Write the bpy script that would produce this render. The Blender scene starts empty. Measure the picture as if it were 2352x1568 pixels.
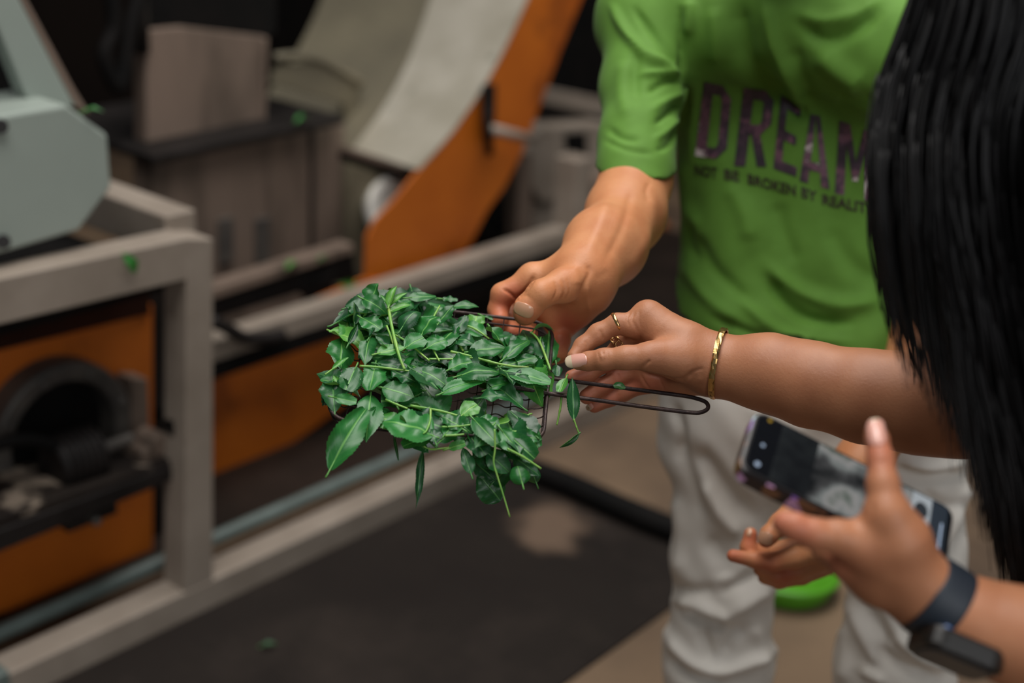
import bpy, bmesh, math, random
import numpy as np
from mathutils import Vector, Matrix
from mathutils.bvhtree import BVHTree

# ---------------------------------------------------------------- camera, world, lights, exposure
S = bpy.context.scene
COL = S.collection
F = 2352 * 50 / 36.0
PITCH = math.radians(21.8)
ROLL = math.radians(2.6)
CAM = np.array((0.0, 0.0, 1.6))
FWD = np.array((0, math.cos(PITCH), -math.sin(PITCH)))
_u0 = np.array((0, math.sin(PITCH), math.cos(PITCH)))
RIGHT = math.cos(ROLL) * np.array((1.0, 0, 0)) + math.sin(ROLL) * _u0
UP = -math.sin(ROLL) * np.array((1.0, 0, 0)) + math.cos(ROLL) * _u0

cd = bpy.data.cameras.new('camera')
cam = bpy.data.objects.new('camera', cd)
COL.objects.link(cam)
cam.matrix_world = Matrix(((RIGHT[0], UP[0], -FWD[0], CAM[0]), (RIGHT[1], UP[1], -FWD[1], CAM[1]), (RIGHT[2], UP[2], -FWD[2], CAM[2]), (0, 0, 0, 1)))
cd.sensor_width = 36
cd.sensor_fit = 'HORIZONTAL'
cd.lens = 50
cd.clip_start = 0.05
cd.dof.use_dof = True
cd.dof.focus_distance = 1.48
cd.dof.aperture_fstop = 2.1
S.camera = cam

S.view_settings.view_transform = 'Standard'
S.view_settings.look = 'None'
S.view_settings.gamma = 1
S.view_settings.use_curve_mapping = False
S.view_settings.exposure = 0.25

w = bpy.data.worlds.new('world')
S.world = w
w.use_nodes = True
w.node_tree.nodes['Background'].inputs[0].default_value = (0.80, 0.92, 1.0, 1)
w.node_tree.nodes['Background'].inputs[1].default_value = 0.085


def area_light(name, loc, target, sx, sy, power, col):
    l = bpy.data.lights.new(name, 'AREA')
    l.shape = 'RECTANGLE'
    l.size, l.size_y, l.energy, l.color = sx, sy, power, col
    o = bpy.data.objects.new(name, l)
    COL.objects.link(o)
    o.location = loc
    d = Vector(target) - Vector(loc)
    o.rotation_euler = d.to_track_quat('-Z', 'Y').to_euler()
    return o


# one overhead light, a second added to brighten the machine, and an unseen front fill
area_light('overhead_light', (-0.25, 1.1, 4.2), (0.1, 1.8, 0.8), 2.0, 2.4, 84, (1.0, 0.975, 0.94))
area_light('overhead_light', (0.5, 3.3, 4.4), (0.1, 3.6, 0.4), 2.2, 1.6, 78, (1.0, 0.965, 0.92))
area_light('front_fill_light', (2.0, -2.6, 2.9), (-0.2, 2.8, 0.5), 2.6, 2.2, 56, (0.97, 0.985, 1.0))


# ---------------------------------------------------------------- helpers
def P(px, py, d):
    return CAM + d * (FWD + (px - 1176) / F * RIGHT - (py - 784) / F * UP)


def rays(px, py):
    px, py = np.asarray(px, float), np.asarray(py, float)
    return FWD + ((px - 1176) / F)[..., None] * RIGHT - ((py - 784) / F)[..., None] * UP


def to_px(p):
    q = p - CAM
    d = q @ FWD
    return 1176 + F * (q @ RIGHT) / d, 784 - F * (q @ UP) / d, d


def nz(v):
    v = np.asarray(v, float)
    return v / max(np.linalg.norm(v), 1e-12)


def lin(c):
    return tuple(((x / 255 + 0.055) / 1.055) ** 2.4 if x / 255 > 0.04045 else x / 255 / 12.92 for x in c)


def origin_of(p):
    return np.array(p.matrix_world.translation) if p is not None else np.zeros(3)


ROOT = {}


def mesh_obj(name, V, Fc, mats, parent=None, smooth=True, uv=None, midx=None, attr=None, base=None):
    """one mesh object out of world-space vertices; its origin is its parent's, or its own foot when it stands alone"""
    V = np.asarray(V, float)
    if parent is not None:
        o0 = ROOT[parent.name]
    else:
        o0 = np.array(base) if base is not None else np.array(((V[:, 0].min() + V[:, 0].max()) / 2, (V[:, 1].min() + V[:, 1].max()) / 2, V[:, 2].min()))
    me = bpy.data.meshes.new(name)
    me.from_pydata((V - o0).tolist(), [], Fc if isinstance(Fc, list) else Fc.tolist())
    for m in (mats if isinstance(mats, (list, tuple)) else [mats]):
        me.materials.append(m)
    if midx is not None:
        me.polygons.foreach_set('material_index', np.asarray(midx, np.int32))
    if smooth is True:
        me.polygons.foreach_set('use_smooth', np.ones(len(me.polygons), bool))
    if uv is not None:
        lay = me.uv_layers.new(name='UVMap')
        li = np.empty(len(me.loops), np.int32)
        me.loops.foreach_get('vertex_index', li)
        lay.data.foreach_set('uv', np.asarray(uv, np.float32)[li].ravel())
    if attr is not None:
        for k, a in attr.items():
            at = me.attributes.new(k, 'FLOAT', 'POINT')
            at.data.foreach_set('value', np.asarray(a, np.float32))
    me.update()
    o = bpy.data.objects.new(name, me)
    COL.objects.link(o)
    if parent is not None:
        o.parent = parent
        ROOT[o.name] = o0
    else:
        o.location = o0
        ROOT[o.name] = o0
    return o


def tag(o, label=None, cat=None, group=None, kind=None):
    if label: o['label'] = label
    if cat: o['category'] = cat
    if group: o['group'] = group
    if kind: o['kind'] = kind
    return o


def thing(name, label, cat, loc, group=None):
    o = bpy.data.objects.new(name, None)
    o.empty_display_size = 0.05
    COL.objects.link(o)
    o.location = loc
    ROOT[o.name] = np.array(loc, float)
    return tag(o, label, cat, group)


class MB:
    """collects shapes in world space; build() links them as one mesh object"""
    def __init__(s):
        s.V, s.F = [], []

    def add(s, V, Fc):
        n = len(s.V)
        s.V += [tuple(v) for v in V]
        s.F += [tuple(int(i) + n for i in f) for f in Fc]
        return s

    def hexa(s, c):
        return s.add(c, [(0, 3, 2, 1), (4, 5, 6, 7), (0, 1, 5, 4), (1, 2, 6, 5), (2, 3, 7, 6), (3, 0, 4, 7)])

    def prism(s, poly, off):
        """closed outline poly (3-D points) pushed along off"""
        n = len(poly)
        poly = [np.asarray(p, float) for p in poly]
        a = sum(np.cross(poly[i] - poly[0], poly[(i + 1) % n] - poly[0]) for i in range(n))
        if np.dot(a, off) > 0:
            poly = poly[::-1]
        V = poly + [p + off for p in poly]
        Fc = [tuple(range(n)), tuple(range(2 * n - 1, n - 1, -1))]
        Fc += [((i + 1) % n, i, i + n, (i + 1) % n + n) for i in range(n)]
        return s.add(V, Fc)

    def tube(s, pts, r, n=10, cap=True, closed=False):
        pts = np.asarray(pts, float)
        r = np.broadcast_to(np.asarray(r, float), (len(pts),))
        m = len(pts)
        if closed:
            T = np.roll(pts, -1, 0) - np.roll(pts, 1, 0)
        else:
            T = np.gradient(pts, axis=0)
        T /= np.maximum(np.linalg.norm(T, axis=1), 1e-12)[:, None]
        u = np.cross(T[0], (0, 0, 1) if abs(T[0][2]) < 0.9 else (1, 0, 0))
        u /= np.linalg.norm(u)
        V = []
        for i in range(m):
            u = u - T[i] * (u @ T[i])
            u /= max(np.linalg.norm(u), 1e-12)
            v = np.cross(T[i], u)
            for k in range(n):
                a = 2 * math.pi * k / n
                V.append(pts[i] + r[i] * (math.cos(a) * u + math.sin(a) * v))
        Fc = []
        for i in range(m if closed else m - 1):
            j = (i + 1) % m
            for k in range(n):
                Fc.append((i * n + k, i * n + (k + 1) % n, j * n + (k + 1) % n, j * n + k))
        if cap and not closed:
            Fc.append(tuple(range(n - 1, -1, -1)))
            Fc.append(tuple((m - 1) * n + k for k in range(n)))
        return s.add(V, Fc)

    def lathe(s, c, axis, prof, n=48):
        """profile [(along, radius)] turned about axis through c"""
        axis = nz(axis)
        u = nz(np.cross(axis, (0, 0, 1) if abs(axis[2]) < 0.9 else (1, 0, 0)))
        v = np.cross(axis, u)
        V, Fc = [], []
        for h, r in prof:
            for k in range(n):
                a = 2 * math.pi * k / n
                V.append(c + axis * h + r * (math.cos(a) * u + math.sin(a) * v))
        for i in range(len(prof) - 1):
            for k in range(n):
                Fc.append((i * n + k, i * n + (k + 1) % n, (i + 1) * n + (k + 1) % n, (i + 1) * n + k))
        if prof[0][1] > 1e-6:
            Fc.append(tuple(range(n - 1, -1, -1)))
        if prof[-1][1] > 1e-6:
            Fc.append(tuple((len(prof) - 1) * n + k for k in range(n)))
        return s.add(V, Fc)

    def build(s, name, mat, parent=None, smooth=False, bevel=0.0, **kw):
        o = mesh_obj(name, s.V, s.F, mat, parent, smooth, **kw)
        if bevel:
            b = o.modifiers.new('bevel', 'BEVEL')
            b.width, b.segments, b.limit_method = bevel, 2, 'ANGLE'
        return o


def spline(pts, n):
    """Catmull-Rom through pts (any dimension), n samples"""
    p = np.asarray(pts, float)
    if len(p) == 2:
        return p[0] + np.linspace(0, 1, n)[:, None] * (p[1] - p[0])
    q = np.vstack([2 * p[0] - p[1], p, 2 * p[-1] - p[-2]])
    t = np.linspace(0, len(p) - 1 - 1e-9, n)
    i = t.astype(int)
    f = (t - i)[:, None]
    a, b, c, d = q[i], q[i + 1], q[i + 2], q[i + 3]
    return 0.5 * (2 * b + (c - a) * f + (2 * a - 5 * b + 4 * c - d) * f ** 2 + (3 * b - a - 3 * c + d) * f ** 3)


# ---------------------------------------------------------------- materials
def material(name, col, rough=0.5, metal=0.0, col2=None, scale=8.0, detail=4.0, lo=0.35, hi=0.65, bump=0.0, bscale=60.0,
             sss=0.0, spec=0.5, coat=0.0, sheen=0.0, stretch=None, rvar=0.0, dirt=None, dscale=3.0, dlo=0.5, dhi=0.7):
    m = bpy.data.materials.new(name)
    m.use_nodes = True
    nt = m.node_tree
    b = nt.nodes['Principled BSDF']
    L = nt.links.new
    b.inputs['Base Color'].default_value = (*lin(col), 1)
    b.inputs['Roughness'].default_value = rough
    b.inputs['Metallic'].default_value = metal
    b.inputs['Specular IOR Level'].default_value = spec
    if coat:
        b.inputs['Coat Weight'].default_value = coat
        b.inputs['Coat Roughness'].default_value = 0.15
    if sheen:
        b.inputs['Sheen Weight'].default_value = sheen
    if sss:
        b.inputs['Subsurface Weight'].default_value = sss
        b.inputs['Subsurface Radius'].default_value = (1.0, 0.35, 0.2)
        b.inputs['Subsurface Scale'].default_value = 0.006
    tc = nt.nodes.new('ShaderNodeTexCoord')
    src = tc.outputs['Object']
    if stretch:
        mp = nt.nodes.new('ShaderNodeMapping')
        mp.inputs['Scale'].default_value = stretch
        L(src, mp.inputs[0])
        src = mp.outputs[0]
    cur = None
    if col2:
        n = nt.nodes.new('ShaderNodeTexNoise')
        n.inputs['Scale'].default_value = scale
        n.inputs['Detail'].default_value = detail
        L(src, n.inputs['Vector'])
        r = nt.nodes.new('ShaderNodeValToRGB')
        r.color_ramp.elements[0].position, r.color_ramp.elements[1].position = lo, hi
        r.color_ramp.elements[0].color = (*lin(col), 1)
        r.color_ramp.elements[1].color = (*lin(col2), 1)
        L(n.outputs['Fac'], r.inputs[0])
        cur = r.outputs[0]
        if rvar:
            mr = nt.nodes.new('ShaderNodeMapRange')
            mr.inputs['To Min'].default_value, mr.inputs['To Max'].default_value = rough - rvar, rough + rvar
            L(n.outputs['Fac'], mr.inputs['Value'])
            L(mr.outputs[0], b.inputs['Roughness'])
    if dirt:
        n = nt.nodes.new('ShaderNodeTexNoise')
        n.inputs['Scale'].default_value = dscale
        n.inputs['Detail'].default_value = 8
        n.inputs['Roughness'].default_value = 0.65
        L(src, n.inputs['Vector'])
        r = nt.nodes.new('ShaderNodeValToRGB')
        r.color_ramp.elements[0].position, r.color_ramp.elements[1].position = dlo, dhi
        r.color_ramp.elements[0].color = (0, 0, 0, 1)
        r.color_ramp.elements[1].color = (1, 1, 1, 1)
        L(n.outputs['Fac'], r.inputs[0])
        mx = nt.nodes.new('ShaderNodeMix')
        mx.data_type = 'RGBA'
        L(r.outputs[0], mx.inputs['Factor'])
        if cur is not None:
            L(cur, mx.inputs[6])
        else:
            mx.inputs[6].default_value = (*lin(col), 1)
        mx.inputs[7].default_value = (*lin(dirt), 1)
        cur = mx.outputs[2]
    if cur is not None:
        L(cur, b.inputs['Base Color'])
    if bump:
        n = nt.nodes.new('ShaderNodeTexNoise')
        n.inputs['Scale'].default_value = bscale
        n.inputs['Detail'].default_value = 5
        L(src, n.inputs['Vector'])
        bp = nt.nodes.new('ShaderNodeBump')
        bp.inputs['Strength'].default_value = bump
        bp.inputs['Distance'].default_value = 0.002
        L(n.outputs['Fac'], bp.inputs['Height'])
        L(bp.outputs[0], b.inputs['Normal'])
    return m


def skin_material(name, c1, c2, flush, rough=0.42):
    m = material(name, c1, rough, col2=c2, scale=26, detail=5, sss=0.10, bump=0.13, bscale=330, spec=0.36)
    nt = m.node_tree
    b = nt.nodes['Principled BSDF']
    L = nt.links.new
    old = b.inputs['Base Color'].links[0].from_socket
    at = nt.nodes.new('ShaderNodeAttribute')
    at.attribute_name = 'flush'
    mx = nt.nodes.new('ShaderNodeMix')
    mx.data_type = 'RGBA'
    L(at.outputs['Fac'], mx.inputs['Factor'])
    L(old, mx.inputs[6])
    mx.inputs[7].default_value = (*lin(flush), 1)
    L(mx.outputs[2], b.inputs['Base Color'])
    # fine skin lines over the pores
    tc = nt.nodes['Texture Coordinate']
    vo = nt.nodes.new('ShaderNodeTexVoronoi')
    vo.feature = 'DISTANCE_TO_EDGE'
    vo.inputs['Scale'].default_value = 420
    L(tc.outputs['Object'], vo.inputs['Vector'])
    b2 = nt.nodes.new('ShaderNodeBump')
    b2.inputs['Strength'].default_value = 0.10
    b2.inputs['Distance'].default_value = 0.001
    L(vo.outputs['Distance'], b2.inputs['Height'])
    L(b.inputs['Normal'].links[0].from_socket, b2.inputs['Normal'])
    L(b2.outputs[0], b.inputs['Normal'])
    return m


M = {}
M['floor'] = material('damp_concrete', (84, 69, 57), 0.62, col2=(128, 106, 84), scale=2.2, detail=8, lo=0.35, hi=0.7, bump=0.3, bscale=25, rvar=0.1, spec=0.25)
M['plate'] = material('dark_floor_plate', (28, 22, 19), 0.75, col2=(34, 28, 24), scale=3, dirt=(50, 42, 37), dscale=2.0, dlo=0.50, dhi=0.75, bump=0.2, bscale=30, spec=0.2)
M['wall'] = material('sooty_wall', (18, 15, 14), 0.9, col2=(28, 22, 19), scale=1.3, detail=6, spec=0.1)
M['frame'] = material('beige_painted_steel', (150, 138, 126), 0.55, col2=(134, 122, 110), scale=7, dirt=(86, 74, 64), dscale=9, dlo=0.60, dhi=0.80, bump=0.1)
M['frame_side'] = M['frame']
M['box'] = material('grey_green_paint', (148, 157, 149), 0.42, col2=(140, 149, 141), scale=4, coat=0.1)
M['box_in'] = material('black_gap', (12, 12, 12), 0.8)
M['orange'] = material('orange_paint', (196, 104, 24), 0.5, col2=(176, 88, 18), scale=4, detail=6, dirt=(84, 34, 12), dscale=4.5, dlo=0.56, dhi=0.80, bump=0.1)
M['dark'] = material('dark_machine_steel', (34, 30, 29), 0.5, col2=(22, 19, 18), scale=9, spec=0.25)
M['black'] = material('black_grease', (9, 9, 9), 0.7, col2=(18, 15, 14), scale=10, spec=0.15)
M['shelf'] = material('dirty_shelf', (30, 25, 23), 0.6, col2=(40, 34, 30), scale=8, dirt=(140, 126, 112), dscale=7, dlo=0.56, dhi=0.62, spec=0.2)
M['rail_shade'] = material('painted_rail_shade', (38, 20, 13), 0.7, col2=(52, 24, 12), scale=6, spec=0.15)  # shade under the top rail, put into the colour
M['dark_sheet'] = material('dark_brown_sheet', (30, 24, 20), 0.55, col2=(42, 33, 28), scale=5, detail=6, spec=0.2)
M['ring'] = material('grey_cast_ring', (92, 86, 80), 0.5, col2=(66, 62, 60), scale=12, metal=0.2)
M['cab'] = material('brown_grey_sheet_steel', (128, 110, 98), 0.5, col2=(110, 95, 84), scale=3, stretch=(3, 3, 0.6), dirt=(58, 50, 44), dscale=3, dlo=0.52, dhi=0.8, metal=0.15)
M['chute'] = material('worn_galvanised_sheet', (212, 204, 188), 0.42, col2=(186, 178, 160), scale=5, metal=0.45, dirt=(120, 122, 104), dscale=16, dlo=0.6, dhi=0.72)
M['chute_side'] = material('darker_galvanised_sheet', (128, 120, 100), 0.5, col2=(98, 92, 78), scale=2.4, metal=0.3)  # darker copy of the sheet; the chute wall's dimmer reflection put into colour
M['pulley_glint'] = material('painted_highlight', (238, 234, 226), 0.2, coat=0.5)  # white stands in for the highlight on the shiny metal pulley
M['teal'] = material('grey_green_pipe', (104, 116, 112), 0.45, col2=(86, 96, 92), scale=9)
M['hose'] = material('black_rubber', (10, 10, 10), 0.75, col2=(18, 16, 15), scale=8, spec=0.15)
M['lime'] = material('lime_plastic', (84, 156, 32), 0.4)
M['shirt'] = material('green_jersey', (95, 138, 54), 0.7, col2=(90, 131, 50), scale=30, bump=0.05, bscale=700, sheen=0.05, spec=0.2)
M['caption'] = material('dark_print', (50, 44, 30), 0.6)
M['pants'] = material('beige_cotton', (232, 226, 217), 0.85, col2=(224, 217, 207), scale=14, bump=0.12, bscale=160)
M['skin_m'] = skin_material('tanned_skin', (206, 142, 98), (196, 128, 86), (196, 104, 76), 0.50)
M['skin_w'] = skin_material('brown_skin', (182, 124, 90), (170, 112, 80), (190, 108, 84), 0.48)
M['nail_m'] = material('bare_nail', (206, 154, 122), 0.25, coat=0.3)
M['nail_w'] = material('pink_nail', (226, 168, 152), 0.16, coat=0.6)
M['nail_tip'] = material('white_nail_edge', (222, 200, 172), 0.2, coat=0.6)
M['hair'] = material('black_hair', (6, 5, 6), 0.5, col2=(13, 11, 12), scale=30, stretch=(60, 60, 3), spec=0.3)
M['top'] = material('black_top', (12, 11, 13), 0.9, bump=0.1, spec=0.1)
M['brow'] = material('short_black_hair', (14, 12, 11), 0.6)
M['gold'] = material('hammered_gold', (206, 168, 108), 0.26, metal=1.0, bump=0.15, bscale=180)
M['gold_ring'] = material('polished_gold', (214, 172, 116), 0.24, metal=1.0)
M['wire'] = material('rusty_black_wire', (50, 40, 40), 0.5, col2=(72, 56, 52), scale=90, metal=0.5, bump=0.3, bscale=300)
M['strap'] = material('dark_blue_strap', (30, 38, 48), 0.55)
M['watch'] = material('black_watch_case', (24, 20, 17), 0.3, coat=0.3)
M['watch_light'] = material('watch_sensor_glass', (70, 100, 150), 0.1, coat=0.6)
M['case'] = material('black_phone_case', (20, 18, 20), 0.35)
M['shoe'] = material('dark_canvas_shoe', (36, 34, 33), 0.7)


def floral_material():
    m = material('flower_print_case', (40, 30, 28), 0.3, coat=0.4)
    nt = m.node_tree
    b = nt.nodes['Principled BSDF']
    tc = nt.nodes['Texture Coordinate']
    vo = nt.nodes.new('ShaderNodeTexVoronoi')
    vo.inputs['Scale'].default_value = 75
    nt.links.new(tc.outputs['Object'], vo.inputs['Vector'])
    r = nt.nodes.new('ShaderNodeValToRGB')
    r.color_ramp.interpolation = 'CONSTANT'
    cols = [(0, (34, 24, 26)), (0.3, (150, 190, 205)), (0.48, (110, 74, 50)), (0.6, (196, 150, 190)), (0.75, (30, 22, 24)), (0.88, (120, 80, 160))]
    el = r.color_ramp.elements
    el[0].position, el[0].color = 0, (*lin(cols[0][1]), 1)
    el[1].position, el[1].color = cols[1][0], (*lin(cols[1][1]), 1)
    for p, c in cols[2:]:
        e = el.new(p)
        e.color = (*lin(c), 1)
    sep = nt.nodes.new('ShaderNodeSeparateColor')
    nt.links.new(vo.outputs['Color'], sep.inputs[0])
    nt.links.new(sep.outputs[0], r.inputs[0])
    nt.links.new(r.outputs[0], b.inputs['Base Color'])
    return m


M['floral'] = floral_material()


def screen_material(name, stops, strength=1.0, noise=0.0, scale=20):
    """a lit display: colour stops along a noise field"""
    m = bpy.data.materials.new(name)
    m.use_nodes = True
    nt = m.node_tree
    b = nt.nodes['Principled BSDF']
    b.inputs['Base Color'].default_value = (0.004, 0.004, 0.005, 1)
    b.inputs['Roughness'].default_value = 0.08
    tc = nt.nodes.new('ShaderNodeTexCoord')
    n = nt.nodes.new('ShaderNodeTexNoise')
    n.inputs['Scale'].default_value = scale
    n.inputs['Detail'].default_value = 3
    nt.links.new(tc.outputs['Object'], n.inputs['Vector'])
    r = nt.nodes.new('ShaderNodeValToRGB')
    el = r.color_ramp.elements
    el[0].position, el[0].color = stops[0][0], (*lin(stops[0][1]), 1)
    el[1].position, el[1].color = stops[-1][0], (*lin(stops[-1][1]), 1)
    for p, c in stops[1:-1]:
        e = el.new(p)
        e.color = (*lin(c), 1)
    nt.links.new(n.outputs['Fac'], r.inputs[0])
    nt.links.new(r.outputs[0], b.inputs['Emission Color'])
    b.inputs['Emission Strength'].default_value = strength
    return m


M['scr_black'] = screen_material('screen_black', [(0, (6, 8, 10)), (1, (16, 20, 24))], 0.5)
M['scr_prev'] = screen_material('screen_preview', [(0.36, (20, 22, 22)), (0.45, (66, 66, 66)), (0.52, (112, 116, 114)), (0.58, (140, 138, 136)), (0.68, (72, 84, 74))], 0.75, scale=24)
M['scr_dark'] = screen_material('screen_preview_shadow', [(0.3, (12, 14, 16)), (0.7, (44, 48, 48))], 0.6, scale=30)
M['scr_light'] = screen_material('screen_light_bar', [(0, (150, 156, 160)), (1, (160, 166, 170))], 0.8)
M['scr_grey'] = screen_material('screen_grey_bar', [(0, (40, 46, 54)), (1, (46, 54, 62))], 0.8)
M['scr_icon'] = screen_material('screen_icon', [(0, (40, 44, 48)), (1, (50, 54, 58))], 0.8)
M['scr_white'] = screen_material('screen_white_line', [(0, (150, 164, 186)), (1, (160, 176, 196))], 0.9)
M['scr_yellow'] = screen_material('screen_yellow_dot', [(0, (150, 120, 30)), (1, (160, 130, 40))], 0.9)


def galaxy_material():
    m = material('galaxy_print', (58, 38, 62), 0.55)
    nt = m.node_tree
    b = nt.nodes['Principled BSDF']
    tc = nt.nodes['Texture Coordinate']
    n = nt.nodes.new('ShaderNodeTexNoise')
    n.inputs['Scale'].default_value = 17
    n.inputs['Detail'].default_value = 9
    n.inputs['Roughness'].default_value = 0.68
    nt.links.new(tc.outputs['Object'], n.inputs['Vector'])
    r = nt.nodes.new('ShaderNodeValToRGB')
    el = r.color_ramp.elements
    st = [(0.30, (34, 30, 40)), (0.40, (56, 42, 52)), (0.47, (74, 54, 68)), (0.52, (124, 84, 100)), (0.545, (62, 48, 62)), (0.575, (196, 178, 178)), (0.64, (226, 216, 218))]
    el[0].position, el[0].color = st[0][0], (*lin(st[0][1]), 1)
    el[1].position, el[1].color = st[-1][0], (*lin(st[-1][1]), 1)
    for p, c in st[1:-1]:
        e = el.new(p)
        e.color = (*lin(c), 1)
    nt.links.new(n.outputs['Fac'], r.inputs[0])
    nt.links.new(r.outputs[0], b.inputs['Base Color'])
    return m


M['galaxy'] = galaxy_material()


def leaf_material(name, dark, light, rib, rough=0.34):
    """tea leaf: UV x runs along the midrib, UV y = -1..1 across"""
    m = bpy.data.materials.new(name)
    m.use_nodes = True
    nt = m.node_tree
    L = nt.links.new
    b = nt.nodes['Principled BSDF']

    def math_(op, a, c=None, d=None):
        q = nt.nodes.new('ShaderNodeMath')
        q.operation = op
        for i, x in enumerate((a, c, d)):
            if x is None: continue
            if isinstance(x, (int, float)):
                q.inputs[i].default_value = x
            else:
                L(x, q.inputs[i])
        return q.outputs[0]
    uvn = nt.nodes.new('ShaderNodeUVMap')
    uvn.uv_map = 'UVMap'
    sp = nt.nodes.new('ShaderNodeSeparateXYZ')
    L(uvn.outputs[0], sp.inputs[0])
    av = math_('ABSOLUTE', math_('SUBTRACT', math_('MULTIPLY', sp.outputs[1], 2.0), 1.0))
    mr = nt.nodes.new('ShaderNodeMapRange')
    mr.interpolation_type = 'SMOOTHSTEP'
    mr.inputs['From Min'].default_value, mr.inputs['From Max'].default_value = 0.035, 0.085
    mr.inputs['To Min'].default_value, mr.inputs['To Max'].default_value = 1, 0
    L(av, mr.inputs['Value'])
    ph = math_('SUBTRACT', math_('MULTIPLY', sp.outputs[0], 8.0), math_('MULTIPLY', av, 1.7))
    fr = math_('FRACT', ph)
    vein = math_('ABSOLUTE', math_('SUBTRACT', fr, 0.5))
    vm = nt.nodes.new('ShaderNodeMapRange')
    vm.interpolation_type = 'SMOOTHSTEP'
    vm.inputs['From Min'].default_value, vm.inputs['From Max'].default_value = 0.0, 0.09
    vm.inputs['To Min'].default_value, vm.inputs['To Max'].default_value = 1, 0
    L(vein, vm.inputs['Value'])
    tc = nt.nodes.new('ShaderNodeTexCoord')
    oi = nt.nodes.new('ShaderNodeObjectInfo')
    n = nt.nodes.new('ShaderNodeTexNoise')
    n.noise_dimensions = '4D'
    n.inputs['Scale'].default_value = 55
    n.inputs['Detail'].default_value = 4
    L(tc.outputs['Object'], n.inputs['Vector'])
    L(math_('MULTIPLY', oi.outputs['Random'], 30.0), n.inputs['W'])
    fac = math_('ADD', math_('MULTIPLY', math_('SUBTRACT', n.outputs['Fac'], 0.5), 1.1), math_('MULTIPLY', oi.outputs['Random'], 0.9))
    mx = nt.nodes.new('ShaderNodeMix')
    mx.data_type = 'RGBA'
    mx.clamp_factor = True
    L(fac, mx.inputs['Factor'])
    mx.inputs[6].default_value = (*lin(dark), 1)
    mx.inputs[7].default_value = (*lin(light), 1)
    m2 = nt.nodes.new('ShaderNodeMix')
    m2.data_type = 'RGBA'
    rf = math_('MAXIMUM', math_('MULTIPLY', mr.outputs[0], 0.75), math_('MULTIPLY', vm.outputs[0], 0.12))
    L(rf, m2.inputs['Factor'])
    L(mx.outputs[2], m2.inputs[6])
    m2.inputs[7].default_value = (*lin(rib), 1)
    # paler underside
    g = nt.nodes.new('ShaderNodeNewGeometry')
    m3 = nt.nodes.new('ShaderNodeMix')
    m3.data_type = 'RGBA'
    L(math_('MULTIPLY', g.outputs['Backfacing'], 0.45), m3.inputs['Factor'])
    L(m2.outputs[2], m3.inputs[6])
    m3.inputs[7].default_value = (*lin((118, 160, 96)), 1)
    L(m3.outputs[2], b.inputs['Base Color'])
    rr = nt.nodes.new('ShaderNodeMapRange')
    rr.inputs['To Min'].default_value, rr.inputs['To Max'].default_value = rough - 0.08, rough + 0.14
    L(n.outputs['Fac'], rr.inputs['Value'])
    L(rr.outputs[0], b.inputs['Roughness'])
    bn = nt.nodes.new('ShaderNodeTexNoise')
    bn.inputs['Scale'].default_value = 260
    bn.inputs['Detail'].default_value = 3
    L(tc.outputs['Object'], bn.inputs['Vector'])
    hgt = math_('SUBTRACT', math_('MULTIPLY', bn.outputs['Fac'], 0.5), math_('ADD', math_('MULTIPLY', vm.outputs[0], 0.16), math_('MULTIPLY', mr.outputs[0], 0.8)))
    bp = nt.nodes.new('ShaderNodeBump')
    bp.inputs['Strength'].default_value = 0.4
    bp.inputs['Distance'].default_value = 0.0005
    L(hgt, bp.inputs['Height'])
    L(bp.outputs[0], b.inputs['Normal'])
    b.inputs['Subsurface Weight'].default_value = 0.0
    # a little light comes through the blade
    tr = nt.nodes.new('ShaderNodeBsdfTranslucent')
    tr.inputs['Color'].default_value = (*lin((110, 170, 60)), 1)
    ms = nt.nodes.new('ShaderNodeMixShader')
    ms.inputs[0].default_value = 0.12
    L(b.outputs[0], ms.inputs[1])
    L(tr.outputs[0], ms.inputs[2])
    L(ms.outputs[0], nt.nodes['Material Output'].inputs['Surface'])
    return m


M['leaf'] = leaf_material('tea_leaf', (22, 84, 36), (46, 124, 54), (112, 172, 84))
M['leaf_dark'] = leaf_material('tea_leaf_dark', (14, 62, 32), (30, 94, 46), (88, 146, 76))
M['leaf_light'] = leaf_material('tea_leaf_young', (58, 128, 52), (94, 156, 62), (150, 196, 100))
M['stem'] = material('tea_stem', (104, 160, 66), 0.4, col2=(136, 178, 80), scale=60, dirt=(120, 120, 62), dscale=40, dlo=0.58, dhi=0.75)
# ---------------------------------------------------------------- the shed and its machine
# machine axes: u along the front rail, v into the machine, z up; O at the foot of the front post
U_ = nz((0.9085, 1.0774, 0))
V_ = np.array((-U_[1], U_[0], 0))
Z_ = np.array((0, 0, 1.0))
_r = rays(430, 1424)
O_ = CAM + _r * (-1.6 / _r[2])


def mb(px, py, b):
    """where the line of sight through a pixel meets the machine's plane at depth b"""
    r = rays(px, py)
    return CAM + r * ((b - (CAM - O_) @ V_) / (r @ V_))


def mc(a, b, c):
    return O_ + a * U_ + b * V_ + c * Z_


def ground(px, py, z=0.0):
    r = rays(px, py)
    return CAM + r * ((z - 1.6) / r[2])


def sheet(pts, b, th, name, mat, parent=None, bevel=0.003):
    m = MB()
    m.prism([mb(x, y, b) for x, y in pts], V_ * th)
    return m.build(name, mat, parent, bevel=bevel)


def box(a0, a1, b0, b1, c0, c1, name, mat, parent=None, bevel=0.004):
    m = MB()
    m.hexa([mc(a, b, c) for c in (c0, c1) for a, b in ((a0, b0), (a1, b0), (a1, b1), (a0, b1))])
    return m.build(name, mat, parent, bevel=bevel)


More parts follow.
